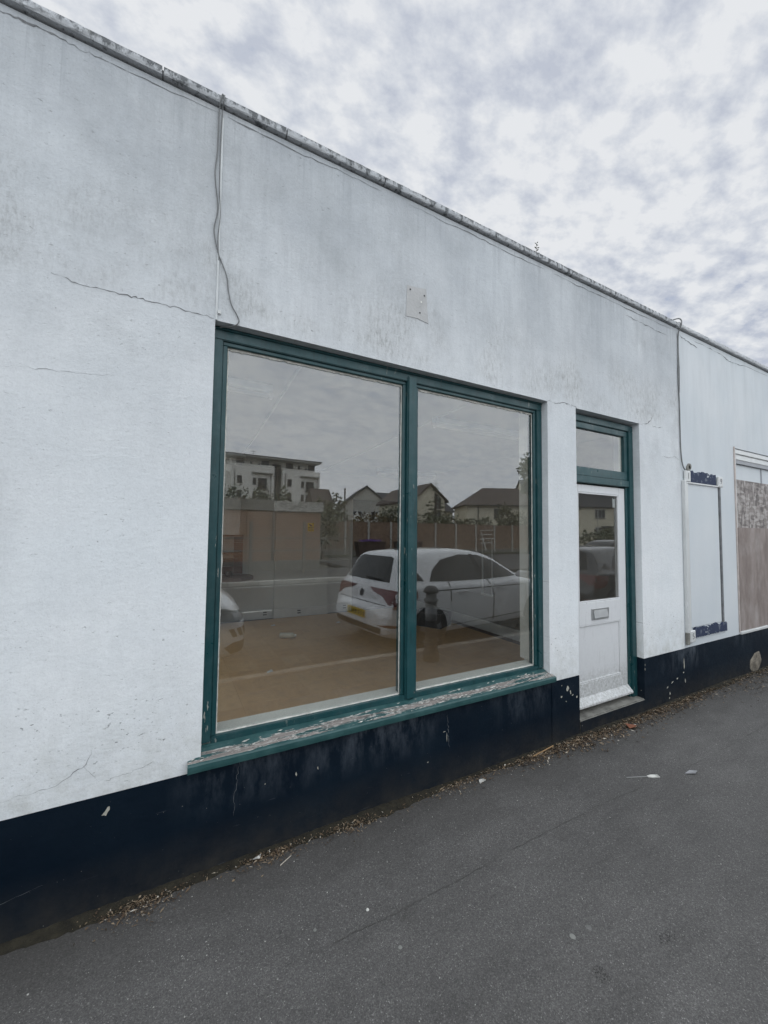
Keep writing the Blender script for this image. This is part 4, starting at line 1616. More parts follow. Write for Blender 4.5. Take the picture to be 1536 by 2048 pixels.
# ------------------------------------------------------------------ the street behind, seen in the glass
def foliage(name, clumps, n, size, m, parent=None, seed=1):
    """leaf-sized faces spread through clumps (centre, radii)"""
    rnd = random.Random(seed)
    vs_, fs_ = [], []
    wts = [r[0] * r[1] * r[2] for _, r in clumps]
    for i in range(n):
        c, r = rnd.choices(clumps, wts)[0]
        while True:
            p = Vector((rnd.uniform(-1, 1), rnd.uniform(-1, 1), rnd.uniform(-1, 1)))
            if .12 < p.length < 1:
                break
        p = p * (.55 + .45 * rnd.random()) / max(p.length, .35) * p.length ** .5
        q_ = Vector((c[0] + p.x * r[0], c[1] + p.y * r[1], c[2] + p.z * r[2]))
        s = size * rnd.uniform(.6, 1.4)
        a = Vector((rnd.gauss(0, 1), rnd.gauss(0, 1), rnd.gauss(0, 1))).normalized()
        b = a.cross(Vector((rnd.gauss(0, 1), rnd.gauss(0, 1), rnd.gauss(0, 1)))).normalized()
        k = len(vs_)
        vs_ += [tuple(q_ - a * s), tuple(q_ + b * s * .55), tuple(q_ + a * s), tuple(q_ - b * s * .55)]
        fs_.append((k, k + 1, k + 2, k + 3))
    return raw(name, vs_, fs_, m, parent)


# ---- low brick building with a concrete band
bk = empty('brick_building', 'flat-roofed brown brick building across the road, reflected in the left pane', 'building', (-14, -14.02, 0))
mb = MB()
mb.box(0, 16.65, -8, 0, -.1, 2.4)
mb.box(16.66, 19.70, -8, .03, -.1, 2.38)
mb.build('wall', BRICK, bk)
mb = MB()
mb.box(-.1, 17.68, -8.1, .09, 2.42, 2.84)
mb.build('roof_band', simple('stained_grey_fascia', (.27, .26, .23), .9, .25, 3, .2), bk)
mb = MB()
mb.box(17.685, 19.80, -8.1, .12, 2.40, 2.82)


def m_flake():
    m, t, b = new_mat('flaking_white_fascia')
    n = t.noise(t.coords((2, 2, 5)), 3, 6, .7)
    t.put(b.inputs['Base Color'], t.mix(t.ramp(n, [(.46, 0.), (.54, 1.)]), (.30, .29, .26), (.68, .67, .62)))
    b.inputs['Roughness'].default_value = .9
    return m


mb.build('flaking_fascia', m_flake(), bk)
mb = MB()
mb.tube([(17.68, .10, 2.42), (17.68, .10, .0)], .045, 10)
mb.build('drainpipe', simple('brown_drainpipe', (.10, .075, .06), .6), bk, smooth=True)
mb = MB()
mb.box(-14.0, 5.6, -13.98, -13.70, -.02, .38)
tag(mb.build('low_wall', CONC, bevel=.01), 'low rough rendered wall at the foot of the brick building', 'wall')
# yellow camera notice
sg = empty('warning_sign', 'small yellow camera warning sign stuck on the inner back wall', 'sign', (2.242, 4.8135, 1.608), math.pi)
sg.scale = (.40, 1, .42)
mb = MB()
mb.box(-.145, .145, 0, .006, 0, .35)
mb.build('plate', simple('yellow_sign', (.92, .76, .05), .45, .05), sg, bevel=.002)
mb = MB()
mb.prism([(-.075, .0065, .245), (.0, .0065, .215), (.085, .0065, .285), (.06, .0065, .315), (-.05, .0065, .275)], (0, .001, 0))
mb.prism([(-.08, .0065, .20), (-.03, .0065, .20), (-.03, .0065, .225), (-.08, .0065, .235)], (0, .001, 0))
mb.build('camera_symbol', BLACKP, sg)
for z, hw, hh in ((.145, .115, .024), (.095, .095, .014), (.06, .105, .012), (.03, .07, .012)):
    mb = MB()
    mb.box(-hw, hw, .0063, .0075, z, z + hh)
    mb.build('text_line', BLACKP, sg)
# post and rail barrier
br = empty('barrier_rail', 'weathered grey post and rail barrier before the brick building', 'barrier', (2.6, -12.5, 0))
for i in range(4):
    mb = MB()
    mb.box(-2.0 + i * 1.97 - .05, -2.0 + i * 1.97 + .05, -.05, .05, -.05, 1.95)
    mb.build('post', CONC, br, bevel=.008)
for z in (.46, .87, 1.32):
    mb = MB()
    mb.box(-2.1, 4.0, .051, .075, z - .03, z + .03)
    mb.build('rail', CONC, br)

# ---- timber fence with concrete posts
fc = empty('timber_fence', 'long close-boarded fence with pale concrete posts across the car park', 'fence', (0, -22, 0))
px_ = [6.8, 8.55, 10.25, 11.95, 13.7, 15.6, 17.55, 19.5, 21.5, 23.45, 25.45, 27.4, 29.3]
for i, x in enumerate(px_):
    mb = MB()
    mb.box(x - .065, x + .065, -.065, .065, -.1, 2.28 + .02 * math.sin(i * 2.2))
    mb.build('post', CONCL, fc, bevel=.012)
for i, (a, b) in enumerate(zip(px_, px_[1:])):
    mb = MB()
    mb.box(a + .066, b - .066, -.03, .03, -.06, .30)
    mb.build('gravel_board', CONC, fc)
    rnd = random.Random(i)
    pn = None
    for k in range(12):
        z = .31 + k * .158
        mb = MB()
        mb.prism([(a + .067, -.02, z), (a + .067, .026, z), (a + .067, .008, z + .175), (a + .067, -.02, z + .175)], (b - a - .134, 0, 0))
        o = mb.build('fence_board', TIMBER, fc)
    mb = MB()
    mb.box(a + .066, b - .066, -.035, .035, 2.218, 2.245)
    mb.build('capping_rail', TIMBER, fc)
# broken pallet leaning on the fence
pa = empty('pallet', 'broken pale pallet leaning on the fence', 'pallet', (21.6, -21.6, .2), R(0))
for k in range(4):
    mb = MB()
    mb.prism([(0, .02, .55 + k * .33), (1.25 + .1 * (k % 2), .02, .6 + k * .33), (1.25 + .1 * (k % 2), .02, .68 + k * .33), (0, .02, .63 + k * .33)], (0, -.03, 0))
    mb.build('slat', CONCL, pa)
mb = MB()
mb.prism([(0, .06, 1.4), (.1, .06, 1.45), (.65, .06, .05), (.5, .06, .0)], (0, -.035, 0))
mb.build('brace', CONCL, pa)
# planters
FLOWER = simple('purple_flowers', (.22, .10, .42), .7, .3, 30)
for i, (x, lab) in enumerate(((11.1, 'brown timber planter of purple flowers, left of its twin'), (13.9, 'brown timber planter of purple flowers behind the mullion'))):
    pt = empty('planter', lab, 'planter', (x, -20, 0), 0, 'flower planters before the fence')
    mb = MB()
    mb.prism([(-.80, -.3, .02), (.80, -.3, .02), (.98, -.3, .98), (-.98, -.3, .98)], (0, .6, 0))
    mb.build('trough', simple('dark_planter_timber', (.07, .042, .028), .8, .3, 6) if i == 0 else bpy.data.materials['dark_planter_timber'], pt, bevel=.01)
    foliage('flowers', [((0, 0, 1.02), (.92, .26, .09))], 420, .05, FLOWER, pt, 5 + i)

# ---- hedges and trees
def bush(name, label, clumps, n, size, m, seed, stem=None):
    c0 = clumps[0][0]
    root = empty(name, label, 'bush' if name != 'tree' else 'tree', (c0[0], c0[1], 0))
    f = foliage('crown' if name == 'tree' else 'foliage', [((c[0] - c0[0], c[1] - c0[1], c[2]), r) for c, r in clumps], n, size, m, root, seed)
    mb = MB()
    for k in range(5 if name != 'tree' else 1):
        a = k * 1.3
        d = .35 if name != 'tree' else 0
        mb.tube([(math.cos(a) * d * .3, math.sin(a) * d * .3, -.25), (math.cos(a) * d, math.sin(a) * d, c0[2] * .6), (math.cos(a) * d * 1.6, math.sin(a) * d * 1.6, c0[2] * 1.1)], .045 if name != 'tree' else .14, 7, .02)
    if name == 'tree':
        for c, r in clumps:
            mb.tube([(0, 0, c0[2] * .55), (c[0] - c0[0], c[1] - c0[1], c[2])], .06, 6, .015)
    mb.build('trunk' if name == 'tree' else 'stems', BARK, root)
    return root


bush('bush', 'orange-brown hedge behind the fence, seen left of the mullion', [((13.2, -23.8, 2.0), (2.6, .8, 1.15)), ((15.6, -23.6, 1.8), (1.6, .8, 1.0))], 1700, .10, LEAFO, 3)
bush('bush', 'pale green bushes beside the brick building', [((7.7, -19.5, 1.9), (1.3, 1.0, 1.6)), ((9.0, -23.2, 2.3), (1.5, .9, 1.7)), ((10.3, -23.8, 3.0), (.9, .8, 1.5))], 2300, .11, LEAFY, 4)
bush('bush', 'dark shrubs behind the fence below the slate roofs', [((15.4, -24.6, 2.7), (1.6, .8, 1.0)), ((16.9, -24.5, 2.5), (1.0, .8, 1.0))], 1500, .10, LEAFG, 5)
bush('bush', 'thick green hedge below the white gable', [((18.6, -23.9, 2.0), (1.6, .8, 1.3)), ((20.6, -24.2, 2.2), (1.4, .8, 1.2)), ((22.6, -24, 2.0), (1.6, .7, 1.0))], 2200, .10, LEAFG, 6)
bush('bush', 'tall hedge at the right end of the fence', [((26.3, -23.6, 2.6), (1.1, .9, 2.0)), ((28, -23.6, 2.2), (1.6, .9, 1.6)), ((24.3, -24, 2.2), (1.1, .7, 1.0))], 2200, .11, LEAFY, 7)
# young conifer before the gable
cn = empty('conifer', 'thin bare young conifer standing before the white gable house', 'tree', (20.1, -25.5, 0))
mb = MB()
mb.tube([(0, 0, -.2), (.03, 0, 3), (0, 0, 6.0)], .07, 7, .015)
mb.build('trunk', BARK, cn)
rnd = random.Random(3)
cl = []
for k in range(26):
    z = 2.2 + k * .145
    ln = max(.25, 1.5 - k * .052) * rnd.uniform(.6, 1.15)
    a = rnd.uniform(0, 6.28)
    mb = MB()
    e = (math.cos(a) * ln, math.sin(a) * ln, z + .25 * ln)
    mb.tube([(0, 0, z), e], .018, 5, .006)
    mb.build('branch', BARK, cn)
    cl.append(((e[0] * .6, e[1] * .6, z + .1), (ln * .45, ln * .45, .10)))
foliage('crown', cl, 900, .07, LEAFG, cn, 9)
# birch foliage hanging in at the right
bush('tree', 'tall dark tree whose outer leaves reach into the right pane', [((25.0, -19.8, 6.6), (1.0, 1.0, .9)), ((24.4, -19.4, 5.4), (.6, .6, .6)), ((26.2, -20.3, 7.2), (1.4, 1.2, 1.2)), ((26.0, -20.2, 5.3), (1.2, 1.0, 1.0))], 1500, .14, LEAFG, 8)
bush('bush', 'ragged dark shrubs on the roof line before the white flats', [((6.0, -42, 3.9), (2.2, 1.5, 3.0)), ((8.6, -41, 3.7), (1.8, 1.5, 3.0)), ((10.6, -40.5, 3.7), (1.3, 1.4, 3.2)), ((16.6, -39.5, 2.6), (.7, 1.0, 2.8))], 2200, .17, LEAFG, 12)
bush('bush', 'dark hedge in front of the cream houses', [((40, -24, 1.0), (4, 1.0, 1.2)), ((46, -26, 1.1), (4.5, 1.2, 1.4)), ((53, -29, 1.3), (5, 1.5, 1.6))], 2600, .14, LEAFG, 13)
# bare pole
mb = MB()
mb.tube([(11.6, -25.4, -.2), (11.6, -25.4, 4.85)], .075, 8, .06)
tag(mb.build('telegraph_pole', simple('dark_pole', (.05, .045, .04), .8), smooth=True), 'dark pole rising above the hedge beyond the fence', 'pole')


# ---- houses
def window(parent, x, z, wd_, ht, y=0., bars=1, fm=None, sill=True):
    mb = MB()
    mb.box(x, x + wd_, y, y + .05, z, z + ht)
    f = mb.build('window', fm or FRAMEG, parent)
    n = bars + 1
    for k in range(n):
        a = x + .07 + k * (wd_ - .07) / n
        mb = MB()
        mb.box(a, a + (wd_ - .07) / n - .07, y + .03, y + .058, z + .07, z + ht - .07)
        mb.build('window_pane', DARKW, f)
    if sill:
        mb = MB()
        mb.box(x - .08, x + wd_ + .08, y + .001, y + .14, z - .07, z - .001)
        mb.build('window_sill', FRAMEG, f)
    return f


# white flats: local x runs along the facade, +y faces the street
LA, RB = Vector((9.05, -76.3)), Vector((27.7, -77.5))
d_ = RB - LA
fl_ = empty('apartment_block', 'white four-storey flats with thin oversailing roof and dark stair core', 'building', (LA.x, LA.y, 0), math.atan2(d_.y, d_.x))
WID = d_.length
mb = MB()
mb.box(.8, 8.9, -9, 0, -.3, 14.4)
mb.build('wall', WRENDER, fl_)
mb = MB()
mb.box(10.6, 18.6, -9, 0, -.3, 13.9)
mb.build('wall', WRENDER, fl_)
mb = MB()
mb.box(8.9, 10.6, -9, -1.2, -.3, 15.0)
mb.build('stair_core', SLATE, fl_)
mb = MB()
mb.box(-4.5, .78, -9, -1.5, -.3, 12.9)
mb.build('side_wing', WRENDER, fl_)
mb = MB()
mb.box(1.0, 18.0, -8.6, -1.6, 13.95, 15.7)
mb.build('top_storey', WRENDER, fl_)
mb = MB()
mb.box(-.6, 18.7, -9.4, .5, 15.72, 16.05)
rf = mb.build('roof', simple('pale_roof_edge', (.45, .45, .43), .6), fl_)
mb = MB()
mb.box(-.7, 18.8, -9.5, .6, 16.051, 16.15)
mb.build('roof_cover', SLATE, rf)
mb = MB()
mb.tube([(5.4, -3, 16.1), (5.4, -3, 17.6)], .05, 6)
mb.tube([(4.9, -3, 17.5), (5.9, -3, 17.5)], .04, 6)
mb.build('aerial', FRAMEG, rf)
for x0 in (.8, 10.6):
    for zb in (10.6, 7.8, 5.0):
        window(fl_, x0 + 1.0, zb, .85, 1.4, .003, 0)
        window(fl_, x0 + 3.9, zb - .1, .65, 1.25, .003, 0)
        f = window(fl_, x0 + 4.9, zb - .9, 1.75, 2.1, .003, 1, sill=False)
        mb = MB()
        mb.box(x0 + 4.75, x0 + 6.8, .06, .55, zb - 1.02, zb - .9)
        for k in range(12):
            mb.box(x0 + 4.77 + k * .18, x0 + 4.80 + k * .18, .50, .53, zb - .9, zb + .15)
        mb.box(x0 + 4.75, x0 + 6.8, .49, .55, zb + .15, zb + .21)
        mb.build('balcony', FRAMEG, fl_)
    mb = MB()
    mb.box(x0 + 3.7, x0 + 7.7, .002, .7, 12.65, 12.85)
    mb.build('canopy', simple('canopy_grey', (.35, .35, .33), .7), fl_)
    for xx, zt in ((.55, 13.2), (7.4, 12.6)):
        mb = MB()
        mb.tube([(x0 + xx, .08, zt), (x0 + xx, .08, 0)], .06, 6)
        mb.build('downpipe', FRAMEG, fl_)
    for k, (xx, ww, hh) in enumerate(((1.0, 1.5, 1.1), (3.6, .4, .7), (5.2, .3, .4), (5.8, 1.5, 1.1))):
        window(fl_, x0 + xx + .1, 14.45, ww, hh, -1.597, 1 if ww > 1 else 0, sill=False)
window(fl_, -2.5, 10.4, 1.6, 1.5, -1.497, 1)
# brown block beside them
bb = empty('brick_flats', 'small brown-roofed block right of the white flats', 'building', (22.6, -66, 0), R(4))
mb = MB()
mb.box(0, 3.6, -6, 0, -.3, 6.6)
mb.build('wall', simple('tan_render', (.38, .33, .27), .85), bb)
mb = MB()
mb.prism([(-.2, .4, 6.4), (-.2, -3, 9.5), (-.2, -6.3, 6.4)], (3.9, 0, 0))
mb.build('roof', ROOFB, bb)
window(bb, .8, 4.6, 1.9, 1.2, .003, 1, WHITEP)


def gable_house(name, label, loc, rz, wd_, dp, eav, ridge, wm, rm, gable_front=True, wins=()):
    """gable faces +y when gable_front else the eaves do"""
    g = empty(name, label, 'house', loc, rz)
    mb = MB()
    if gable_front:
        mb.prism([(0, 0, -.3), (wd_, 0, -.3), (wd_, 0, eav), (wd_ / 2, 0, ridge), (0, 0, eav)], (0, -dp, 0))
        mb.build('wall', wm, g)
        sl = (ridge - eav) / (wd_ / 2)
        for s in (0, 1):
            mb = MB()
            e = .35
            if s == 0:
                p = [(-e, .3, eav - sl * e + .03), (wd_ / 2, .3, ridge + .03), (wd_ / 2, .3, ridge + .22), (-e, .3, eav - sl * e + .2)]
            else:
                p = [(wd_ / 2 + .002, .3, ridge + .03), (wd_ + e, .3, eav - sl * e + .03), (wd_ + e, .3, eav - sl * e + .2), (wd_ / 2 + .002, .3, ridge + .22)]
            mb.prism(p, (0, -dp - .6, 0))
            r = mb.build('roof', rm, g)
    else:
        mb = MB()
        mb.prism([(0, 0, -.3), (0, 0, eav), (0, -dp / 2, ridge), (0, -dp, eav), (0, -dp, -.3)], (wd_, 0, 0))
        mb.build('wall', wm, g)
        sl = (ridge - eav) / (dp / 2)
        for s in (0, 1):
            mb = MB()
            e = .4
            if s == 0:
                p = [(-.25, e, eav - sl * e + .03), (-.25, e, eav - sl * e + .2), (-.25, -dp / 2, ridge + .22), (-.25, -dp / 2, ridge + .03)]
            else:
                p = [(-.25, -dp - e, eav - sl * e + .03), (-.25, -dp - e, eav - sl * e + .2), (-.25, -dp / 2 - .002, ridge + .22), (-.25, -dp / 2 - .002, ridge + .03)]
            mb.prism(p, (wd_ + .5, 0, 0))
            r = mb.build('roof', rm, g)
    for a in wins:
        window(g, *a)
    return g


gh = gable_house('gable_house', 'cream house with tall glazed gable, right of the mullion', (22.1, -32.0, 0), R(4), 3.7, 9, 5.0, 6.55, CRENDER, ROOFB, True,
                 ((2.40, 3.1, .85, .85, .003, 1, FRAMEG, False),))
mb = MB()
mb.prism([(2.42, .003, 4.05), (3.22, .003, 4.05), (3.22, .003, 5.15), (2.42, .003, 5.8)], (0, .04, 0))
gw = mb.build('gable_window', DARKW, gh)
mb = MB()
mb.box(2.78, 2.84, .044, .07, 3.1, 5.45)
mb.build('gable_mullion', WHITEP, gw)
hh_ = empty('hipped_house', 'cream house with broad brown hipped roof at the right of the glass', 'house', (27.7, -30.4, 0), R(28))
mb = MB()
mb.box(0, 9, -7, 0, -.3, 4.6)
mb.build('wall', CRENDER, hh_)
a_ = [(-.4, .4, 4.55), (9.4, .4, 4.55), (9.4, -7.4, 4.55), (-.4, -7.4, 4.55), (2.6, -3.5, 6.75), (6.4, -3.5, 6.75)]
raw('roof', a_ + [(x, y, 4.48) for x, y, z in a_[:4]], [(0, 1, 5, 4), (1, 2, 5), (2, 3, 4, 5), (3, 0, 4), (0, 6, 7, 1), (1, 7, 8, 2), (2, 8, 9, 3), (3, 9, 6, 0), (9, 8, 7, 6)], ROOFB, hh_)
window(hh_, 2.9, 3.2, .5, .95, .003, 0)
mb = MB()
mb.tube([(1.2, .09, 4.4), (1.2, .09, 0)], .05, 6)
mb.tube([(-.3, .44, 4.47), (9.3, .44, 4.47)], .05, 6)
mb.build('gutter', FRAMEG, hh_)
for i, (x, y, wd_, ea, ri, gf, lab) in enumerate(((20.6, -46.5, 5.6, 5.4, 7.6, True, 'dark slate gabled end house of the far terrace'), (25.6, -46.0, 7.5, 5.2, 7.2, False, 'low slate roofed terrace house behind the orange hedge'), (33, -50, 8, 5.0, 7.4, False, 'distant slate roofed house between the two cream ones'))):
    g = gable_house('terrace_house', lab, (x, y, 0), R(3 + 12 * (i == 0)), wd_, 8, ea, ri, CONCL if i != 2 else CRENDER, ROOFD, gf,
                    ((1.0, 3.2, 1.2, 1.1, .003, 1, WHITEP), (3.4, 3.2, 1.2, 1.1, .003, 1, WHITEP)))
    for k in range(3):
        mb = MB()
        xx = .8 + k * 1.5
        mb.prism([(xx, .5, 2.6), (xx + 1.3, .5, 2.6), (xx + 1.3, .5, 3.2), (xx + .65, .5, 4.2), (xx, .5, 3.2)], (0, -.499, 0))
        mb.build('porch', WRENDER, g)
# cream terrace seen in the door glass
ct = gable_house('cream_terrace', 'long cream terrace with white windows and dark roof, reflected in the door glass', (49, -40.2, 0), R(24), 22, 9, 6.0, 10.2, CRENDER, ROOFD, False,
                 [(1.2 + k * 4.4, zz_, 1.7, 1.35, .003, 2, WHITEP) for k in range(5) for zz_ in (4.1, 1.3)])
for k in range(3):
    mb = MB()
    mb.prism([(4.0 + k * 7, .003, 2.75), (5.6 + k * 7, .003, 2.75), (5.6 + k * 7, 1.0, 2.55), (4.0 + k * 7, 1.0, 2.55)], (0, 0, .12))
    mb.build('porch_roof', SLATE, ct)
    mb = MB()
    mb.tube([(3.4 + k * 7, .07, 6), (3.4 + k * 7, .07, 0)], .05, 6)
    mb.build('downpipe', WHITEP, ct)

# ---- bollard at the kerb
bl = empty('bollard', 'dark cast bollard with domed cap at the kerb, reflected before the white car', 'bollard', (2.97, -1.9, 0))
IRON = simple('dark_iron_paint', (.035, .035, .037), .5, .2, 12)
mb = MB()
mb.lathe([(.105, 0), (.105, .10), (.085, .13), (.075, .45), (.073, .70)], seg=20)
mb.build('shaft', IRON, bl, smooth=True)
mb = MB()
mb.lathe([(.072, .701), (.072, .735), (.094, .74), (.094, .765), (.070, .775), (.068, .845)], seg=20)
mb.build('collar', simple('grey_iron', (.12, .12, .12), .5), bl, smooth=True)
mb = MB()
mb.lathe([(.092, .846), (.098, .865), (.092, .89), (.065, .92), (.02, .935)], seg=20)
mb.build('cap', IRON, bl, smooth=True)
mb = MB()
mb.lathe([(.0762, .50), (.0742, .66)], seg=20)
mb.build('reflective_band', simple('pale_band', (.30, .30, .30), .5), bl, smooth=True)


# ---- cars
PAINTW = simple('white_car_paint', (.82, .83, .84), .25, .02, 2, coat=.8)
PAINTD = simple('dark_grey_car_paint', (.035, .037, .04), .25, .05, 2, coat=.9)
CARGL = simple('tinted_car_glass', (.016, .018, .018), .08, .1, 2, spec=.35)
TAIL = simple('red_tail_lens', (.13, .008, .007), .15, .15, 9, coat=.6)
LAMP = simple('clear_headlamp', (.10, .11, .12), .1, .4, 30, coat=.9)
ALLOY = simple('alloy_wheel', (.35, .36, .37), .35, .05, 8, metal=.7)
PLATEY = simple('yellow_number_plate', (.70, .48, .02), .4, .05)
SEAMM = simple('panel_gap', (.02, .02, .02), .9)
CTRIM = simple('black_trim', (.02, .02, .021), .6, .2)


def make_car(label):
    root = empty('parked_car', label, 'car')
    ST = [(0.00, .60, .34, .50, .50, .58), (.03, .74, .27, .55, .62, .64), (.08, .80, .24, .58, .68, .675), (.115, .82, .23, .72, .64, .84), (.15, .83, .22, .84, .62, .95),
          (.20, .845, .21, .93, .61, 1.06), (.29, .86, .2, .95, .595, 1.23), (.38, .865, .2, .955, .58, 1.385), (.47, .868, .2, .955, .58, 1.43), (1.0, .875, .19, .95, .58, 1.46),
          (1.6, .88, .19, .94, .58, 1.47), (2.1, .88, .19, .93, .57, 1.445), (2.5, .875, .19, .925, .56, 1.35), (2.85, .87, .19, .92, .58, 1.16), (3.05, .865, .19, .91, .62, 1.04),
          (3.15, .86, .19, .90, .66, .99), (3.5, .845, .19, .84, .62, .93), (3.8, .79, .2, .74, .55, .83), (3.95, .72, .21, .66, .5, .74), (4.03, .62, .24, .58, .42, .62), (4.05, .5, .3, .5, .35, .52)]
    bm = bmesh.new()
    rows = []
    for x, W_, zb, zbelt, Wr, zt in ST:
        mid = (zb + zbelt) / 2
        half = [(W_ * .55, zb), (W_ * .93, zb + .01), (W_ - .012, zb + .10), (W_, mid), (W_ - .004, zbelt - .10), (W_ - .03, zbelt - .02), (W_ - .07, zbelt + .01),
                (Wr, zt - .06 if zt - .06 > zbelt else (zbelt + zt) / 2 + .01), (Wr * .8, zt - .018), (Wr * .4, zt - .003)]
        ring = [(0, zb)] + half + [(0, zt)] + [(-y, z) for y, z in reversed(half)]
        rows.append([bm.verts.new((x, y, z)) for y, z in ring])
    n = len(rows[0])
    for a, b in zip(rows, rows[1:]):
        for k in range(n):
            bm.faces.new((a[k], a[(k + 1) % n], b[(k + 1) % n], b[k]))
    bm.faces.new(rows[0])
    bm.faces.new(rows[-1][::-1])
    bmesh.ops.recalc_face_normals(bm, faces=bm.faces)
    me = bpy.data.meshes.new('body')
    bm.to_mesh(me)
    bm.free()
    body = link('body', me, PAINTW, root)
    md = body.modifiers.new('s', 'SUBSURF')
    md.levels = md.render_levels = 2
    dg = bpy.context.evaluated_depsgraph_get()
    ev = bpy.data.meshes.new_from_object(body.evaluated_get(dg))
    body.modifiers.clear()
    body.data = ev
    ev.polygons.foreach_set('use_smooth', [True] * len(ev.polygons))
    bvh = BVHTree.FromPolygons([v.co.copy() for v in ev.vertices], [tuple(p.vertices) for p in ev.polygons])

    def patch(name, outline, o_, ua, va, dr, m, off=.004, parent=None, step=.06):
        """2d outline in the (ua, va) plane at o_, thrown along dr onto the body"""
        o_, ua, va, dr = Vector(o_), Vector(ua), Vector(va), Vector(dr).normalized()
        loop = []
        for a, b in zip(outline, outline[1:] + outline[:1]):
            a, b = Vector(a), Vector(b)
            k = max(1, int((b - a).length / step))
            loop += [a.lerp(b, i / k) for i in range(k)]
        nl = len(loop)
        pts = list(loop)
        us = [p.x for p in loop]
        vs2 = [p.y for p in loop]
        u = min(us) + step / 2
        while u < max(us):
            v = min(vs2) + step / 2
            while v < max(vs2):
                pts.append(Vector((u + .001, v + .0007)))
                v += step
            u += step
        r = geometry.delaunay_2d_cdt(pts, [], [list(range(nl))], 1, 1e-5)
        cov, cf = r[0], r[2]
        pos, ok = [], []
        for p in cov:
            h = bvh.ray_cast(o_ + ua * p.x + va * p.y, dr)
            if h[0] is None:
                pos.append(Vector((0, 0, 0)))
                ok.append(False)
            else:
                nn = h[1] if h[1].dot(dr) < 0 else -h[1]
                pos.append(h[0] + nn * off)
                ok.append(True)
        f = [tuple(q_) for q_ in cf if all(ok[i] for i in q_)]
        if not f:
            return None
        return raw(name, [tuple(p) for p in pos], f, m, parent or root, True)

    Z, Xa, Ya = (0, 0, 1), (1, 0, 0), (0, 1, 0)
    # rear
    rw_ = patch('rear_window', [(-.60, 1.0), (.60, 1.0), (.55, 1.15), (.47, 1.33), (.40, 1.355), (-.40, 1.355), (-.47, 1.33), (-.55, 1.15)], (-1, 0, 0), Ya, Z, Xa, CARGL)
    s2 = math.sqrt(.5)
    for s in (1, -1):
        patch('tail_light', [(.22, .905), (.60, .905), (.97, .885), (.98, .81), (.90, .68), (.80, .645), (.66, .655), (.56, .72), (.48, .80), (.30, .85)], (-1.0, s * 1.0, 0), (s2, s * s2, 0), Z, (s2, -s * s2, 0), TAIL, .006)
        patch('rear_reflector', [(.40, .42), (.62, .405), (.80, .40), (.78, .43), (.60, .445)], (-1.0, s * 1.0, 0), (s2, s * s2, 0), Z, (s2, -s * s2, 0), TAIL, .005)
        fo, fu, fd = (5.55, s * 1.5, 0), (-s2, s * s2, 0), (-s2, -s * s2, 0)
        hd = patch('headlight', [(.33, .575), (.55, .565), (.80, .60), (.95, .68), (.96, .765), (.78, .72), (.58, .665), (.36, .64)], fo, fu, Z, fd, LAMP, .006)
        patch('lamp_core', [(.50, .60), (.62, .605), (.62, .645), (.50, .635)], fo, fu, Z, fd, ALLOY, .010, hd, .03)
        for k in range(3):
            patch('intake_fin', [(.40 + k * .085, .425), (.455 + k * .085, .425), (.50 + k * .085, .505), (.445 + k * .085, .505)], fo, fu, Z, fd, CTRIM, .006, None, .03)
        patch('lower_intake', [(.28, .27), (.62, .27), (.70, .34), (.62, .375), (.30, .375)], fo, fu, Z, fd, CTRIM, .006)
        # sides
        sg_ = [(.80, 1.0), (.92, 1.16), (1.15, 1.30), (1.6, 1.375), (2.05, 1.355), (2.42, 1.25), (2.75, 1.07), (2.86, .985), (2.0, .975), (1.2, .985)]
        sw = patch('side_window', sg_, (0, s * 3, 0), Xa, Z, (0, -s, 0), CARGL)
        patch('window_pillar', [(1.86, .99), (1.98, .985), (1.93, 1.375), (1.85, 1.375)], (0, s * 3, 0), Xa, Z, (0, -s, 0), CTRIM, .007, sw)
        patch('quarter_glass', [(.46, 1.03), (.70, 1.01), (.62, 1.13)], (0, s * 3, 0), Xa, Z, (0, -s, 0), CARGL)
        for pl_ in ([(1.155, .98), (1.175, .98), (1.175, .70), (1.155, .70)], [(2.02, .97), (2.04, .97), (2.135, .75), (2.125, .32), (2.103, .32), (2.113, .75)], [(2.98, .90), (3.0, .90), (3.005, .35), (2.985, .35)], [(.62, .866), (2.95, .833), (2.95, .847), (.62, .880)], [(1.2, .33), (2.9, .36), (2.9, .374), (1.2, .344)]):
            patch('panel_gap', pl_, (0, s * 3, 0), Xa, Z, (0, -s, 0), SEAMM, .002)
        for hx in (1.32, 2.18):
            mb = MB()
            mb.box(hx, hx + .19, s * .868 - .014, s * .868 + .030, .815, .84)
            mb.build('door_handle', PAINTW, root, bevel=.008, seg=2)
        mb = MB()
        mb.prism([(2.66, s * .86, .99), (2.72, s * 1.03, .98), (2.72, s * 1.05, 1.09), (2.66, s * .92, 1.10)], (.10, 0, 0))
        mi = mb.build('door_mirror', PAINTW, root, bevel=.018, seg=3)
        patch('sill_trim', [(1.05, .20), (2.95, .20), (2.95, .26), (1.05, .26)], (0, s * 3, 0), Xa, Z, (0, -s, 0), CTRIM, .006)
        for wx in (.74, 3.27):
            patch('wheel_arch', [(wx + .355 * math.cos(k * math.pi / 12), .31 + .355 * math.sin(k * math.pi / 12)) for k in range(24)], (0, s * 3, 0), Xa, Z, (0, -s, 0), CTRIM, .003)
            mb = MB()
            q_ = [(.20, -.1), (.295, -.1), (.31, -.07), (.31, .07), (.295, .1), (.215, .1), (.205, .085)]
            mb.lathe([(r_, y_) for r_, y_ in q_], (wx, s * .80, .31), 'Y', 28) if s > 0 else mb.lathe([(r_, -y_) for r_, y_ in q_], (wx, s * .80, .31), 'Y', 28)
            ty = mb.build('wheel', RUBBER, root, smooth=False)
            mb = MB()
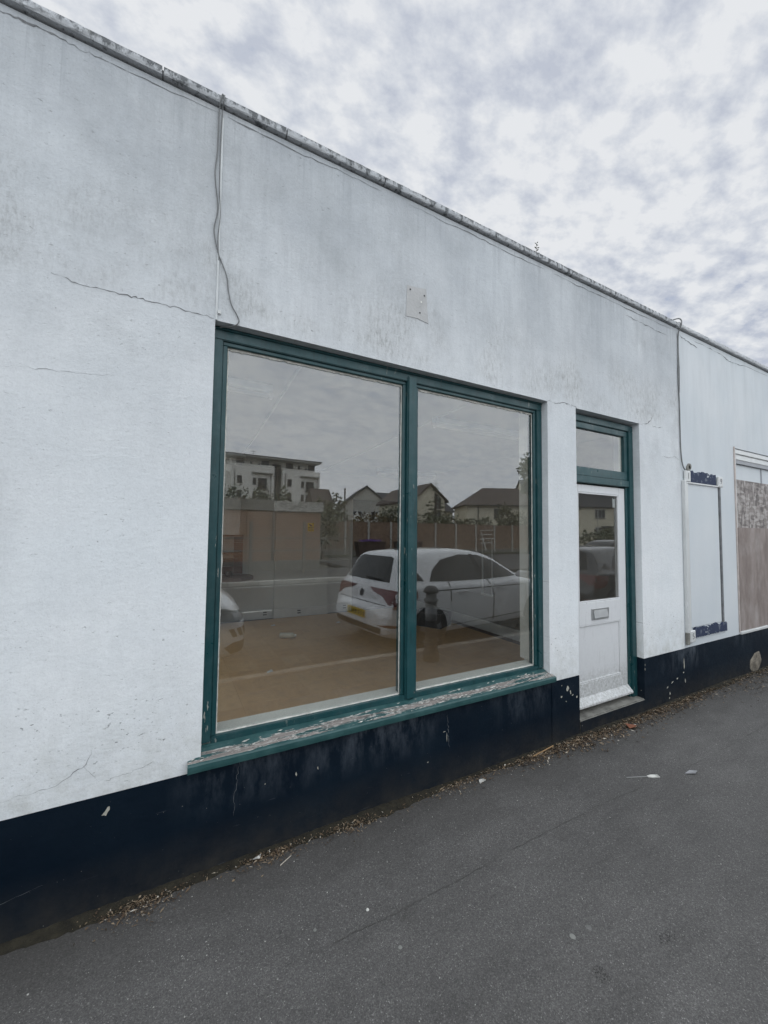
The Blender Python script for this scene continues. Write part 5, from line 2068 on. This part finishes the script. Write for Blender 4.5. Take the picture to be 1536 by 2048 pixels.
            mb.lathe([(.06, s * .095), (.05, s * .104)], (wx, s * .80, .31), 'Y', 16)
            for k in range(5):
                a = k * 2 * math.pi / 5 + .3
                ca, sa = math.cos(a), math.sin(a)
                y_ = s * .80 + s * .088
                mb.prism([(wx + ca * .03 - sa * .028, y_, .31 + sa * .03 + ca * .028), (wx + ca * .03 + sa * .028, y_, .31 + sa * .03 - ca * .028), (wx + ca * .205 + sa * .04, y_, .31 + sa * .205 - ca * .04), (wx + ca * .205 - sa * .04, y_, .31 + sa * .205 + ca * .04)], (0, s * .012, 0))
            mb.build('rim', ALLOY, ty)
    patch('number_plate', [(-.26, .465), (.26, .465), (.26, .575), (-.26, .575)], (-1, 0, 0), Ya, Z, Xa, PLATEY, .008)
    for k in range(7):
        a = -.215 + k * .068 + (.02 if k > 3 else 0)
        patch('plate_mark', [(a, .49), (a + .035, .49), (a + .035, .55), (a, .55)], (-1, 0, 0), Ya, Z, Xa, SEAMM, .0105, None, .04)
    patch('badge', [(.055 * math.cos(k * .5236), .80 + .055 * math.sin(k * .5236)) for k in range(12)], (-1, 0, 0), Ya, Z, Xa, CTRIM, .008, None, .03)
    patch('tailgate_gap', [(-.66, .685), (.66, .685), (.66, .693), (-.66, .693)], (-1, 0, 0), Ya, Z, Xa, SEAMM, .004)
    patch('lower_valance', [(-.62, .30), (.62, .30), (.66, .385), (-.66, .385)], (-1, 0, 0), Ya, Z, Xa, CTRIM, .005)
    mb = MB()
    mb.prism([(.165, .05, 1.02), (.165, .07, 1.02), (.17, .42, 1.03), (.17, .42, 1.045), (.165, .05, 1.05)], (-.012, 0, 0))
    mb.build('rear_wiper', CTRIM, root)
    patch('windscreen', [(-.62, 1.03), (.62, 1.03), (.56, 1.2), (.48, 1.38), (-.48, 1.38), (-.56, 1.2)], (6, 0, 0), Ya, Z, (-1, 0, 0), CARGL)
    patch('grille', [(-.30, .60), (.30, .60), (.32, .69), (-.32, .69)], (6, 0, 0), Ya, Z, (-1, 0, 0), CTRIM, .006)
    patch('front_intake', [(-.28, .30), (.28, .30), (.30, .46), (-.30, .46)], (6, 0, 0), Ya, Z, (-1, 0, 0), CTRIM, .006)
    an = MB()
    an.prism([(.72, -.02, 1.425), (.72, .02, 1.425), (.86, .012, 1.452), (.86, -.012, 1.452)], (0, 0, .028))
    an = an.build('aerial_base', CTRIM, root, bevel=.006)
    mb = MB()
    mb.tube([(.78, 0, 1.47), (.70, 0, 1.56), (.56, 0, 1.68)], .005, 6, .003)
    mb.build('aerial_rod', CTRIM, an)
    return root


car = make_car('white hatchback reflected in the window, seen from its rear corner')
car.location = (2.5537, -3.2953, -.12)
car.rotation_euler = (0, 0, R(-5.85))
ca = copy_tree(car)
ca.scale = (1.15, 1.06, 1.2)
ca.location = (-3.80, -3.42, -.12)
ca.rotation_euler = (0, 0, R(1))
ca['label'] = 'nose of a white car at the left edge of the window reflection'
for x, y, rz, lab in ((7.35, -3.45, -1, 'dark grey car parked ahead, reflected in the door glass'), (20.5, -9.4, 181, 'dark car parked on the far kerb, reflected in the door glass')):
    c = copy_tree(car)
    c.location = (x, y, -.12)
    c.rotation_euler = (0, 0, R(rz))
    c['label'] = lab
    for ch in c.children:
        if ch.data and ch.data.materials and ch.data.materials[0] == PAINTW:
            ch.material_slots[0].link = 'OBJECT'
            ch.material_slots[0].material = PAINTD
for c in (car, ca):
    c['group'] = 'white cars parked along the kerb'
